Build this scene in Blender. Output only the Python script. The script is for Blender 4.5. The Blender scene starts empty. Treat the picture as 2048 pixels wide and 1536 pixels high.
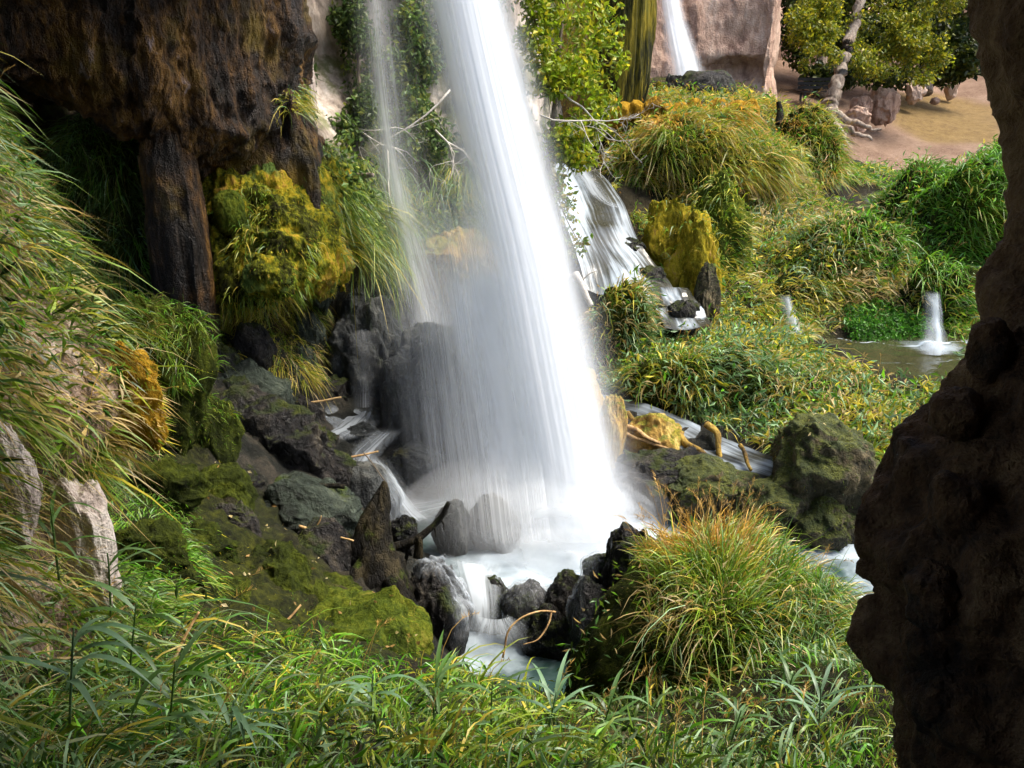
import bpy, bmesh, math, random
import numpy as np
rng = np.random.default_rng(7); random.seed(7)
S = bpy.context.scene

# ------------------------------------------------------------------ camera, world, sun, exposure
FPX, PITCH, CAM = 1607.0, math.radians(18.0), np.array([0.0, 0.0, 6.0])
CP, SP = math.cos(PITCH), math.sin(PITCH)
cd = bpy.data.cameras.new('camera'); cam = bpy.data.objects.new('camera', cd); S.collection.objects.link(cam)
cam.location = CAM; cam.rotation_euler = (math.radians(90) - PITCH, 0, 0)
cd.sensor_width = 36; cd.lens = 36 * FPX / 2048; cd.clip_end = 500; cd.clip_start = 0.05
S.camera = cam
SUN_TO = np.array([0.52, 0.08, 0.84]); SUN_TO /= np.linalg.norm(SUN_TO)
w = bpy.data.worlds.new('World'); S.world = w; w.use_nodes = True
nt = w.node_tree; sky = nt.nodes.new('ShaderNodeTexSky'); sky.sky_type = 'NISHITA'; sky.sun_disc = False
sky.sun_elevation = math.asin(SUN_TO[2]); sky.sun_rotation = math.atan2(SUN_TO[0], SUN_TO[1])
sky.dust_density = 3.0; sky.ozone_density = 1.0
bg = nt.nodes['Background']; nt.links.new(sky.outputs[0], bg.inputs[0]); bg.inputs[1].default_value = 0.15
ld = bpy.data.lights.new('sun', 'SUN'); ld.energy = 2.9; ld.angle = math.radians(26); ld.color = (1, 0.93, 0.82)
sun = bpy.data.objects.new('sun', ld); S.collection.objects.link(sun); sun.location = (10, 6, 25)
from mathutils import Vector
sun.rotation_euler = Vector(-SUN_TO).to_track_quat('-Z', 'Y').to_euler()
vs = S.view_settings; vs.view_transform = 'Standard'; vs.look = 'None'; vs.exposure = 1.5; vs.gamma = 1; vs.use_curve_mapping = False
S.cycles.transparent_max_bounces = 40; S.cycles.max_bounces = 8; S.cycles.diffuse_bounces = 4
S.cycles.use_denoising = True; S.cycles.use_adaptive_sampling = True; S.cycles.adaptive_threshold = 0.03

# ------------------------------------------------------------------ helpers
def P(px, py, t):
    px, py, t = np.broadcast_arrays(np.asarray(px, float), np.asarray(py, float), np.asarray(t, float))
    a = (px - 1024) / FPX; v = (768 - py) / FPX
    return np.stack([a * t, t * (CP + v * SP), CAM[2] + t * (-SP + v * CP)], -1)
def PZ(px, py, z):            # the point of a pixel's ray at height z (z measured from the camera)
    v = (768 - py) / FPX; return P(px, py, z / (-SP + v * CP))
def project(p):
    r = np.asarray(p) - CAM; d = r[..., 1] * CP - r[..., 2] * SP; u = r[..., 1] * SP + r[..., 2] * CP
    d = np.where(np.abs(d) < 1e-4, 1e-4, d)
    return np.stack([1024 + FPX * r[..., 0] / d, 768 - FPX * u / d, d], -1)
def inpoly(x, y, poly):
    r = np.zeros(x.shape, bool); n = len(poly)
    for i in range(n):
        x0, y0 = poly[i]; x1, y1 = poly[(i + 1) % n]
        if y0 == y1: continue
        c = ((y0 > y) != (y1 > y)) & (x < (x1 - x0) * (y - y0) / (y1 - y0) + x0); r ^= c
    return r
def _h(ix, iy, iz, s):
    n = (ix * 374761393 + iy * 668265263 + iz * 2147483647 + s * 1274126177) & 0xffffffff
    n = ((n ^ (n >> 13)) * 1274126177) & 0xffffffff; n = (n ^ (n >> 16)) & 0xffffffff
    return n / 2147483648.0 - 1.0
def vnoise(p, s=0):
    i = np.floor(p).astype(np.int64); f = p - i; f = f * f * f * (f * (f * 6 - 15) + 10)
    x, y, z = i[..., 0], i[..., 1], i[..., 2]; fx, fy, fz = f[..., 0], f[..., 1], f[..., 2]
    def L(a, b, t): return a + (b - a) * t
    return L(L(L(_h(x, y, z, s), _h(x+1, y, z, s), fx), L(_h(x, y+1, z, s), _h(x+1, y+1, z, s), fx), fy),
             L(L(_h(x, y, z+1, s), _h(x+1, y, z+1, s), fx), L(_h(x, y+1, z+1, s), _h(x+1, y+1, z+1, s), fx), fy), fz)
def fbm(p, oct=5, s=0, gain=0.5, ridged=False):
    p = np.asarray(p, float); a = 1.0; r = 0; tot = 0
    for k in range(oct):
        n = vnoise(p * (2.03 ** k) + 17.3 * k, s + k)
        if ridged: n = 1 - 2 * np.abs(n)
        r = r + a * n; tot += a; a *= gain
    return r / tot
def nrm(v): return v / np.maximum(np.linalg.norm(v, axis=-1, keepdims=True), 1e-9)
def link(name, me, mat=None, parent=None):
    o = bpy.data.objects.new(name, me); S.collection.objects.link(o)
    if mat is not None: me.materials.append(mat)
    if parent is not None: o.parent = parent
    return o
def mesh_np(name, V, faces, mat=None, parent=None, smooth=True, attrs=None, uv=None):
    """faces: list of int arrays (n,3) and/or (n,4)"""
    V = np.asarray(V, np.float32).reshape(-1, 3)
    faces = [np.asarray(f, np.int32) for f in (faces if isinstance(faces, list) else [faces]) if len(f)]
    me = bpy.data.meshes.new(name); me.vertices.add(len(V)); me.vertices.foreach_set('co', V.ravel())
    lv = np.concatenate([f.ravel() for f in faces]); sz = np.concatenate([np.full(len(f), f.shape[1], np.int32) for f in faces])
    st = np.concatenate([[0], np.cumsum(sz)[:-1]]).astype(np.int32)
    me.loops.add(len(lv)); me.loops.foreach_set('vertex_index', lv)
    me.polygons.add(len(sz)); me.polygons.foreach_set('loop_start', st)
    me.polygons.foreach_set('use_smooth', np.full(len(sz), smooth))
    for k, a in (attrs or {}).items():
        a = np.asarray(a, np.float32)
        if a.ndim == 1:
            at = me.attributes.new(k, 'FLOAT', 'POINT'); at.data.foreach_set('value', a)
        else:
            at = me.attributes.new(k, 'FLOAT_COLOR', 'POINT')
            at.data.foreach_set('color', np.concatenate([a, np.ones((len(a), 1), np.float32)], 1).ravel())
    if uv is not None:
        u = me.uv_layers.new(name='UVMap'); u.data.foreach_set('uv', np.asarray(uv, np.float32)[lv].ravel())
    me.update(calc_edges=True); me.validate(verbose=False)
    return link(name, me, mat, parent)
def tag(o, label, cat=None, group=None, kind=None):
    o['label'] = label
    if cat: o['category'] = cat
    if group: o['group'] = group
    if kind: o['kind'] = kind
    return o
def empty(name, loc):
    o = bpy.data.objects.new(name, None); S.collection.objects.link(o); o.location = loc; o.empty_display_size = 0.1; return o
def grid_faces(nr, nc):
    i = np.arange(nr * nc).reshape(nr, nc)
    return np.stack([i[:-1, :-1], i[:-1, 1:], i[1:, 1:], i[1:, :-1]], -1).reshape(-1, 4)
def crom(A, n, axis=0):
    """Catmull-Rom resample of array A along axis into n samples"""
    A = np.moveaxis(np.asarray(A, float), axis, 0); m = len(A); u = np.linspace(0, m - 1 - 1e-9, n); k = u.astype(int); f = (u - k)
    Q = np.concatenate([[2 * A[0] - A[1]], A, [2 * A[-1] - A[-2]]]); f = f.reshape((-1,) + (1,) * (A.ndim - 1))
    p0, p1, p2, p3 = Q[k], Q[k + 1], Q[k + 2], Q[k + 3]
    r = 0.5 * (2 * p1 + (p2 - p0) * f + (2 * p0 - 5 * p1 + 4 * p2 - p3) * f * f + (3 * p1 - p0 - 3 * p2 + p3) * f ** 3)
    return np.moveaxis(r, 0, axis)
def vert_normals(V, F):
    V = np.asarray(V, float); n = np.cross(V[F[:, 2]] - V[F[:, 0]], V[F[:, 3]] - V[F[:, 1]]) if F.shape[1] == 4 else np.cross(V[F[:, 1]] - V[F[:, 0]], V[F[:, 2]] - V[F[:, 0]])
    N = np.zeros_like(V)
    for k in range(F.shape[1]): np.add.at(N, F[:, k], n)
    return nrm(N)
SURF = {}                      # name -> (V, F, N) kept for scattering
def patch(name, rows, nr, nc, mat, disp, parent=None, keep=True, world=False):
    """surface through a lattice of (px, py, depth) points; disp(V, N) -> signed displacement along the normal"""
    C = np.array(rows, float)
    if not world: C = P(C[..., 0], C[..., 1], C[..., 2])
    G = crom(crom(C, nr, 0), nc, 1); V = G.reshape(-1, 3); F = grid_faces(nr, nc); N = vert_normals(V, F)
    c = nrm(CAM - V); 
    if np.mean(np.sum(N * c, 1)) < 0: F = F[:, ::-1]; N = -N
    V = V + N * disp(V, N)[:, None]; N = vert_normals(V, F)
    if keep: SURF[name] = (V, F, N)
    return mesh_np(name, V, F, mat, parent)
_ico = {}
def ico(sub):
    if sub not in _ico:
        bm = bmesh.new(); bmesh.ops.create_icosphere(bm, subdivisions=sub, radius=1)
        _ico[sub] = (np.array([v.co[:] for v in bm.verts]), np.array([[v.index for v in f.verts] for f in bm.faces])); bm.free()
    return _ico[sub]
def blob(name, c, r, mat, seed, amp=0.22, freq=1.3, fine=0.05, sub=5, rot=0.0, flat=0.0, ridged=0.0, boxy=0.0, parent=None, drip=0.0, keep=None, warp=0.22):
    """closed lumpy stone: c centre (world), r radii"""
    U, F = ico(sub); r = np.asarray(r, float); D = U.copy()
    if boxy: D = nrm(np.sign(D) * np.abs(D) ** (1 - boxy)) * (1 + boxy * (1 / np.max(np.abs(nrm(D)), 1, keepdims=True) - 1))
    q = U * freq + seed * 3.71
    D = D + warp * np.stack([fbm(q * .8 + 5.1 * k, 3, seed + 31 + k) for k in range(3)], -1)
    d = 1 + amp * fbm(q, 3, seed) + fine * fbm(q * 4.5, 4, seed + 9) + ridged * fbm(q * 1.6, 4, seed + 5, ridged=True)
    if drip: d = d + drip * fbm(U * np.array([9, 9, 1.2]) + seed, 3, seed + 3)
    V = D * d[:, None] * r
    if flat: V[:, 2] = np.where(V[:, 2] < 0, V[:, 2] * (1 - flat), V[:, 2])
    a = math.cos(rot), math.sin(rot); V = np.stack([V[:, 0] * a[0] - V[:, 1] * a[1], V[:, 0] * a[1] + V[:, 1] * a[0], V[:, 2]], 1)
    V = V + np.asarray(c)
    if keep: SURF[keep] = (V, F, vert_normals(V, F))
    return mesh_np(name, V, F, mat, parent)
def tube_np(pts, rad, ns=7, seed=0, rough=0.0):
    pts = np.asarray(pts, float); n = len(pts); T = nrm(np.gradient(pts, axis=0)); up = np.array([0.31, 0.52, 0.8])
    A = nrm(np.cross(T, up)); B = np.cross(T, A); th = np.linspace(0, 2 * np.pi, ns, endpoint=False)
    rad = np.broadcast_to(rad, (n,)); R = rad[:, None] * np.ones(ns)
    ring = A[:, None] * np.cos(th)[None, :, None] + B[:, None] * np.sin(th)[None, :, None]
    if rough: R = R * (1 + rough * fbm(np.concatenate([ring * 1.4, ], -1) + pts[:, None] * 3 + seed, 3, seed))
    V = (pts[:, None] + ring * R[..., None]).reshape(-1, 3)
    i = np.arange(n * ns).reshape(n, ns); j = np.roll(i, -1, 1)
    F = np.stack([i[:-1], j[:-1], j[1:], i[1:]], -1).reshape(-1, 4)
    V = np.concatenate([V, pts[:1], pts[-1:]]); a, b = n * ns, n * ns + 1
    T3 = np.concatenate([np.stack([j[0], i[0], np.full(ns, a)], -1), np.stack([i[-1], j[-1], np.full(ns, b)], -1)])
    return V, F, T3
def tube(name, ctrl, r0, r1, mat, n=24, ns=8, seed=0, rough=0.25, wob=0.0, parent=None):
    p = crom(np.array(ctrl, float), n)
    if wob: p = p + wob * np.stack([vnoise(p * 4 + seed, k) for k in range(3)], -1)
    V, F, T3 = tube_np(p, np.linspace(r0, r1, n), ns, seed, rough)
    return mesh_np(name, V, [F, T3], mat, parent)
def join_tubes(name, segs, mat, parent=None):
    Vs, Fs, Ts, k = [], [], [], 0
    for V, F, T3 in segs: Vs.append(V); Fs.append(F + k); Ts.append(T3 + k); k += len(V)
    return mesh_np(name, np.concatenate(Vs), [np.concatenate(Fs), np.concatenate(Ts)], mat, parent)

# ------------------------------------------------------------------ materials
class N:
    def __init__(s, name):
        s.m = bpy.data.materials.new(name); s.m.use_nodes = True; s.t = s.m.node_tree; s.n = s.t.nodes; s.n.clear()
        s.out = s.n.new('ShaderNodeOutputMaterial')
    def add(s, ty, ins=None, **kw):
        x = s.n.new(ty)
        for k, v in kw.items(): setattr(x, k, v)
        for k, v in (ins or {}).items():
            if isinstance(v, bpy.types.NodeSocket): s.t.links.new(v, x.inputs[k])
            else: x.inputs[k].default_value = v
        return x
    def pos(s): return s.add('ShaderNodeNewGeometry').outputs['Position']
    def scale(s, v, sc): return s.add('ShaderNodeMapping', {'Vector': v, 'Scale': sc}).outputs[0]
    def noise(s, v, sc, d=6, r=0.6, dist=0.0): return s.add('ShaderNodeTexNoise', {'Vector': v, 'Scale': sc, 'Detail': d, 'Roughness': r, 'Distortion': dist}).outputs[0]
    def ramp(s, f, stops):
        x = s.add('ShaderNodeValToRGB', {'Fac': f}); e = x.color_ramp.elements
        while len(e) < len(stops): e.new(0.5)
        for q, (p, c) in zip(e, stops): q.position = 0.5 + (p - 0.5) * 0.66; q.color = (*c, 1) if len(c) == 3 else c
        return x.outputs[0]
    def mix(s, f, a, b):
        x = s.add('ShaderNodeMix', data_type='RGBA')
        for k, v in ((0, f), (6, a), (7, b)):
            if isinstance(v, bpy.types.NodeSocket): s.t.links.new(v, x.inputs[k])
            else: x.inputs[k].default_value = (*v, 1) if k > 0 and len(v) == 3 else v
        return x.outputs[2]
    def math(s, op, a, b=0.0, c=0.0, clamp=False):
        x = s.add('ShaderNodeMath', operation=op, use_clamp=clamp)
        for k, v in enumerate((a, b, c)):
            if isinstance(v, bpy.types.NodeSocket): s.t.links.new(v, x.inputs[k])
            else: x.inputs[k].default_value = v
        return x.outputs[0]
    def step(s, v, a, b):
        return s.add('ShaderNodeMapRange', {'Value': v, 'From Min': a, 'From Max': b}, interpolation_type='SMOOTHSTEP').outputs[0]
    def attr(s, name, out='Fac'): return s.add('ShaderNodeAttribute', attribute_name=name).outputs[out]
    def surf(s, sh): s.t.links.new(sh, s.out.inputs['Surface']); return s.m
    def bump(s, h, st, d=0.05): return s.add('ShaderNodeBump', {'Height': h, 'Strength': st, 'Distance': d}).outputs[0]
G3 = lambda v: (v, v, v)
def rock_mat(name, stops, scale=1.2, zs=1.0, rough=0.75, rough_wet=None, moss=None, bump=0.6, bd=0.05, fine=14, spec=0.4, tint=None, moss_bias=0.0):
    b = N(name); p = b.pos(); ps = b.scale(p, (1, 1, zs))
    n1 = b.noise(ps, scale, 6, 0.66, 0.4); n2 = b.noise(ps, fine, 5, 0.7); big = b.noise(p, scale * 0.33, 2, 0.5)
    f = b.math('ADD', b.math('MULTIPLY', n1, 0.75), b.math('MULTIPLY', b.math('SUBTRACT', n2, 0.5), 0.45)); f = b.math('ADD', f, b.math('MULTIPLY', big, 0.25))
    col = b.ramp(f, stops)
    vor = b.add('ShaderNodeTexVoronoi', {'Vector': ps, 'Scale': scale * 3.2}, feature='DISTANCE_TO_EDGE').outputs[0]
    if tint: col = b.mix(b.step(b.noise(p, tint[1], 4, 0.6), tint[2], tint[3]), col, tint[0])
    rg = rough
    if rough_wet is not None: rg = b.math('ADD', rough_wet, b.math('MULTIPLY', b.step(n1, 0.4, 0.65), rough - rough_wet))
    if moss:
        nz = b.add('ShaderNodeSeparateXYZ', {0: b.add('ShaderNodeNewGeometry').outputs['Normal']}).outputs[2]
        mf = b.math('ADD', b.noise(p, moss[2], 5, 0.65), b.math('MULTIPLY', nz, moss[3])); mf = b.step(mf, moss[4], moss[4] + 0.12)
        mc = b.mix(b.step(b.noise(p, 5, 4, 0.7), 0.35, 0.65), moss[0], moss[1])
        mc = b.mix(b.step(b.noise(p, 60, 3, 0.7), 0.3, 0.75), mc, (moss[0][0] * 0.45, moss[0][1] * 0.45, moss[0][2] * 0.4))
        col = b.mix(mf, col, mc); rg = b.math('ADD', b.math('MULTIPLY', mf, 0.9), b.math('MULTIPLY', b.math('SUBTRACT', 1.0, mf), rg))
    h = b.math('ADD', n1, b.math('MULTIPLY', n2, 0.5)); h = b.math('ADD', h, b.math('MULTIPLY', b.math('MINIMUM', vor, 0.12), 0.8)); h = b.math('ADD', h, b.math('MULTIPLY', b.noise(p, fine * 5, 2, 0.7), 0.25))
    bs = b.add('ShaderNodeBsdfPrincipled', {'Base Color': col, 'Roughness': rg, 'Normal': b.bump(h, bump, bd * 1.8), 'Specular IOR Level': spec})
    return b.surf(bs.outputs[0])
MOSSG = ((0.045, 0.075, 0.008), (0.12, 0.15, 0.012))
M = {}
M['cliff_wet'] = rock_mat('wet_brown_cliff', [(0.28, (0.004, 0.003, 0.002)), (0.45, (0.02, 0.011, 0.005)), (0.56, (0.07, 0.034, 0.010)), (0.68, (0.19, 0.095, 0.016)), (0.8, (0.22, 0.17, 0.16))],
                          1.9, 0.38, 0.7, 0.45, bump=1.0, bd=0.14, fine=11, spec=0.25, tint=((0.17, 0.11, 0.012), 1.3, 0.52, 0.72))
M['cliff_pale'] = rock_mat('pale_grey_travertine', [(0.3, (0.16, 0.12, 0.10)), (0.5, (0.36, 0.30, 0.26)), (0.7, (0.5, 0.45, 0.4))], 1.1, 0.6, 0.9, bump=0.7,
                           moss=((0.05, 0.08, 0.01), (0.14, 0.16, 0.02), 1.4, 0.15, 0.62))
M['cliff_pink'] = rock_mat('pink_cliff_rock', [(0.3, (0.17, 0.09, 0.06)), (0.5, (0.42, 0.27, 0.19)), (0.72, (0.56, 0.41, 0.31))], 0.45, 0.35, 0.9, bump=0.8, bd=0.2, fine=5)
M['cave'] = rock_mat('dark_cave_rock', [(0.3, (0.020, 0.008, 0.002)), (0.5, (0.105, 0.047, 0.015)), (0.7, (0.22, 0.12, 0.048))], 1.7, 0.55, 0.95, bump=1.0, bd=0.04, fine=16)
M['rock_grey'] = rock_mat('wet_grey_rock', [(0.3, (0.012, 0.014, 0.014)), (0.5, (0.045, 0.049, 0.047)), (0.7, (0.115, 0.115, 0.10))], 2.0, 0.5, 0.7, 0.42, bump=1.0, bd=0.07, spec=0.22,
                          moss=((0.05, 0.065, 0.02), (0.12, 0.10, 0.03), 1.8, 0.10, 0.66))
M['rock_green'] = rock_mat('green_stained_rock', [(0.3, (0.010, 0.013, 0.009)), (0.5, (0.032, 0.042, 0.030)), (0.7, (0.085, 0.10, 0.07))], 2.0, 0.5, 0.7, 0.45, bump=1.0, bd=0.07, spec=0.2,
                           moss=(MOSSG[0], (0.10, 0.11, 0.02), 1.6, 0.12, 0.62))
M['rock_dark'] = rock_mat('wet_black_rock', [(0.3, (0.003, 0.003, 0.003)), (0.5, (0.015, 0.013, 0.012)), (0.72, (0.07, 0.058, 0.04))], 2.6, 0.6, 0.65, 0.35, bump=1.0, bd=0.08, spec=0.25,
                          moss=((0.018, 0.03, 0.004), (0.06, 0.07, 0.006), 2.0, 0.18, 0.60))
M['rock_mossy'] = rock_mat('mossy_rock', [(0.3, (0.012, 0.012, 0.006)), (0.5, (0.05, 0.042, 0.02)), (0.7, (0.16, 0.12, 0.06))], 2.4, 0.8, 0.9, bump=1.0, bd=0.05,
                           moss=((0.028, 0.04, 0.004), (0.10, 0.11, 0.008), 1.8, 0.32, 0.56))
M['rock_yellow'] = rock_mat('yellow_travertine', [(0.3, (0.10, 0.055, 0.012)), (0.5, (0.34, 0.20, 0.035)), (0.7, (0.5, 0.36, 0.10))], 2.0, 0.5, 0.9, bump=0.9,
                            moss=((0.12, 0.13, 0.01), (0.36, 0.30, 0.02), 2.0, 0.22, 0.60))
M['moss_yellow'] = rock_mat('yellow_moss', [(0.3, (0.09, 0.08, 0.008)), (0.48, (0.26, 0.21, 0.012)), (0.6, (0.42, 0.31, 0.02)), (0.75, (0.36, 0.22, 0.06))], 3.0, 0.5, 1.0, bump=1.0, bd=0.06, fine=22, spec=0.1)
M['moss_green'] = rock_mat('green_moss', [(0.3, (0.02, 0.03, 0.004)), (0.5, (0.06, 0.085, 0.008)), (0.65, (0.12, 0.14, 0.012)), (0.8, (0.2, 0.19, 0.03))], 3.0, 0.7, 1.0, bump=1.0, bd=0.06, fine=24, spec=0.1)
M['moss_orange'] = rock_mat('orange_moss', [(0.3, (0.10, 0.06, 0.008)), (0.5, (0.33, 0.18, 0.012)), (0.7, (0.5, 0.30, 0.03))], 3.0, 0.7, 1.0, bump=1.0, bd=0.06, fine=24, spec=0.1)
M['moss_dark'] = rock_mat('dark_moss', [(0.3, (0.010, 0.013, 0.003)), (0.5, (0.03, 0.04, 0.005)), (0.68, (0.07, 0.085, 0.008)), (0.82, (0.12, 0.11, 0.02))], 3.0, 0.7, 1.0, bump=1.0, bd=0.06, fine=24, spec=0.1)
M['moss_streak'] = rock_mat('streaked_moss', [(0.30, (0.006, 0.007, 0.004)), (0.46, (0.035, 0.035, 0.008)), (0.56, (0.13, 0.11, 0.010)), (0.68, (0.28, 0.21, 0.015)), (0.8, (0.12, 0.13, 0.02))], 2.2, 0.14, 0.9, bump=1.0, bd=0.08, fine=16, spec=0.2)
M['bark'] = rock_mat('pale_bark', [(0.3, (0.10, 0.07, 0.05)), (0.5, (0.26, 0.20, 0.15)), (0.7, (0.42, 0.35, 0.27))], 5, 0.25, 0.9, bump=0.9, bd=0.03, fine=18)
M['wood_dark'] = rock_mat('wet_dark_wood', [(0.3, (0.003, 0.0025, 0.002)), (0.5, (0.012, 0.010, 0.006)), (0.7, (0.05, 0.04, 0.02))], 6, 0.25, 0.8, 0.5, bump=1.0, bd=0.05, fine=20, spec=0.12,
                          moss=((0.03, 0.05, 0.006), (0.07, 0.09, 0.01), 4, 0.1, 0.60))
M['wood_tan'] = rock_mat('dry_tan_wood', [(0.3, (0.16, 0.09, 0.035)), (0.5, (0.40, 0.25, 0.10)), (0.7, (0.55, 0.38, 0.18))], 9, 0.6, 0.8, bump=0.4, bd=0.01, fine=30)
M['wood_moss'] = rock_mat('moss_covered_wood', [(0.3, (0.05, 0.03, 0.008)), (0.5, (0.18, 0.11, 0.015)), (0.7, (0.36, 0.24, 0.04))], 6, 0.6, 0.9, bump=0.8, bd=0.02, fine=30)
M['twig_grey'] = rock_mat('bleached_twig', [(0.3, (0.28, 0.25, 0.21)), (0.7, (0.6, 0.56, 0.5))], 9, 0.6, 0.8, bump=0.3, bd=0.01, fine=30)
M['twig_dark'] = rock_mat('brown_twig', [(0.3, (0.06, 0.045, 0.03)), (0.7, (0.16, 0.12, 0.08))], 9, 0.6, 0.8, bump=0.3, bd=0.01, fine=30)
M['metal'] = rock_mat('dark_painted_metal', [(0.3, (0.012, 0.012, 0.014)), (0.7, (0.03, 0.03, 0.033))], 9, 1, 0.5, bump=0.05, bd=0.01)

def leaf_mat(name, trans=0.35, rough=0.45, spec=0.4):
    b = N(name); c = b.attr('Col', 'Color')
    d = b.add('ShaderNodeBsdfPrincipled', {'Base Color': c, 'Roughness': rough, 'Specular IOR Level': spec})
    t = b.add('ShaderNodeBsdfTranslucent', {'Color': c})
    x = b.add('ShaderNodeMixShader', {0: trans, 1: d.outputs[0], 2: t.outputs[0]}); return b.surf(x.outputs[0])
M['grass'] = leaf_mat('grass_blades', 0.35, 0.42, 0.45)
M['leaf'] = leaf_mat('broad_leaves', 0.4, 0.5, 0.3)
M['fuzz'] = leaf_mat('moss_fuzz', 0.3, 0.9, 0.05)

def terrain_mat():
    b = N('terrain'); p = b.pos()
    n1 = b.noise(p, 1.3, 8, 0.65); n2 = b.noise(p, 16, 7, 0.7); n3 = b.noise(p, 0.35, 4, 0.5)
    earth = b.ramp(b.math('ADD', b.math('MULTIPLY', n1, 0.7), b.math('MULTIPLY', n2, 0.3)), [(0.3, (0.006, 0.005, 0.003)), (0.5, (0.022, 0.018, 0.008)), (0.7, (0.065, 0.05, 0.025))])
    moss = b.ramp(b.math('ADD', b.math('MULTIPLY', b.noise(p, 4, 7, 0.7), 0.6), b.math('MULTIPLY', n2, 0.4)), [(0.32, (0.006, 0.007, 0.002)), (0.5, (0.022, 0.026, 0.004)), (0.7, (0.06, 0.065, 0.006))])
    mf = b.step(b.math('ADD', b.noise(p, 1.1, 6, 0.7), b.math('MULTIPLY', b.attr('moss'), 0.22)), 0.52, 0.70)
    col = b.mix(mf, earth, moss)
    wet = b.ramp(b.math('ADD', b.math('MULTIPLY', b.noise(b.scale(p, (1, 1, 0.5)), 3, 9, 0.7), 0.7), b.math('MULTIPLY', n2, 0.3)), [(0.3, (0.004, 0.005, 0.004)), (0.5, (0.016, 0.017, 0.014)), (0.7, (0.075, 0.062, 0.045))])
    wf = b.attr('wet'); col = b.mix(wf, col, wet)
    sand = b.ramp(b.math('ADD', b.math('MULTIPLY', b.noise(p, 0.5, 5, 0.6), 0.6), b.math('MULTIPLY', b.noise(p, 9, 8, 0.75), 0.4)), [(0.32, (0.11, 0.066, 0.042)), (0.5, (0.20, 0.128, 0.086)), (0.68, (0.27, 0.185, 0.13))])
    sand = b.mix(b.attr('dry'), sand, b.ramp(b.noise(p, 3.5, 9, 0.8), [(0.35, (0.14, 0.09, 0.035)), (0.65, (0.22, 0.145, 0.055))]))
    col = b.mix(b.attr('sand'), col, sand)
    rg = b.math('SUBTRACT', 0.95, b.math('MULTIPLY', wf, 0.4))
    h = b.math('ADD', n1, b.math('MULTIPLY', n2, 0.6)); h = b.math('ADD', h, b.math('MULTIPLY', b.noise(p, 70, 4, 0.7), 0.3))
    bs = b.add('ShaderNodeBsdfPrincipled', {'Base Color': col, 'Roughness': rg, 'Normal': b.bump(h, 1.0, 0.1), 'Specular IOR Level': 0.15}); return b.surf(bs.outputs[0])
M['terrain'] = terrain_mat()

def veil_mat(name, su=70, sv=1.6, lo=0.22, hi=0.82, base=0.76, col=(0.88, 0.91, 0.94), su2=16, rag=0.55):
    """falling water: fine streaks along the flow, opacity from the sheet's own density"""
    b = N(name); uv = b.add('ShaderNodeUVMap').outputs[0]
    s1 = b.noise(b.scale(uv, (su, sv, 1)), 1.0, 4, 0.6); s2 = b.noise(b.scale(uv, (su2, sv * 0.6, 1)), 1.0, 3, 0.55)
    s = b.step(b.math('ADD', b.math('MULTIPLY', s1, 0.55), b.math('MULTIPLY', s2, 0.45)), lo, hi)
    s3 = b.noise(b.scale(uv, (4.5, 0.9, 1)), 1.0, 3, 0.55, 0.5); den = b.attr('dens'); den = b.math('MULTIPLY', den, b.math('ADD', b.math('MULTIPLY', b.step(s3, 0.3, 0.68), rag), 1.0 - rag * .62)); a = b.math('MULTIPLY', den, b.math('ADD', base, b.math('MULTIPLY', s, 1.0 - base)), clamp=True)
    solid = b.step(den, 0.5, 1.05); a = b.math('MAXIMUM', a, b.math('MULTIPLY', solid, 0.93))
    d = b.add('ShaderNodeBsdfDiffuse', {'Color': (*col, 1)}); t = b.add('ShaderNodeBsdfTranslucent', {'Color': (*col, 1)})
    m = b.add('ShaderNodeMixShader', {0: 0.5, 1: d.outputs[0], 2: t.outputs[0]}); tr = b.add('ShaderNodeBsdfTransparent')
    x = b.add('ShaderNodeMixShader', {0: a, 1: tr.outputs[0], 2: m.outputs[0]}); return b.surf(x.outputs[0])
M['veil'] = veil_mat('falling_water'); M['veil_thin'] = veil_mat('thin_falling_water', 110, 1.2, 0.36, 0.72, 0.24, su2=26)
M['veil_soft'] = veil_mat('running_white_water', 18, 2.2, 0.30, 0.70, 0.22, col=(0.62, 0.68, 0.73), su2=6, rag=0.8)
def stream_mat(name, deep, foam_col=(0.42, 0.49, 0.55), su=9, sv=2.0, rough=0.12):
    b = N(name); uv = b.add('ShaderNodeUVMap').outputs[0]; p = b.pos()
    s1 = b.noise(b.scale(uv, (su, sv, 1)), 1.0, 3, 0.5, 0.35); s2 = b.noise(p, 1.6, 4, 0.5, 0.5)
    f = b.math('ADD', b.math('MULTIPLY', s1, 0.7), b.math('MULTIPLY', s2, 0.3)); f = b.math('ADD', f, b.math('SUBTRACT', b.attr('foam'), 0.5))
    f = b.step(f, 0.30, 0.86)
    dc = b.mix(b.noise(p, 2.5, 5, 0.6), deep[0], deep[1])
    col = b.mix(f, dc, foam_col); rg = b.math('ADD', rough, b.math('MULTIPLY', f, 0.6))
    h = b.math('ADD', s1, b.math('MULTIPLY', b.noise(b.scale(p, (1, 1, 0.3)), 9, 4, 0.5), 0.4))
    bs = b.add('ShaderNodeBsdfPrincipled', {'Base Color': col, 'Roughness': rg, 'Normal': b.bump(h, 0.35, 0.04), 'IOR': 1.33}); return b.surf(bs.outputs[0])
M['stream'] = stream_mat('stream_water', ((0.02, 0.024, 0.022), (0.06, 0.055, 0.035)))
M['cascade'] = stream_mat('cascade_water', ((0.02, 0.024, 0.022), (0.06, 0.055, 0.035)), su=22, sv=1.2)
M['pool'] = stream_mat('pool_water', ((0.012, 0.03, 0.028), (0.03, 0.06, 0.05)), su=6, sv=6)
M['pool_brown'] = stream_mat('calm_pool_water', ((0.02, 0.024, 0.012), (0.05, 0.045, 0.02)), su=5, sv=5, rough=0.06)
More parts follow.
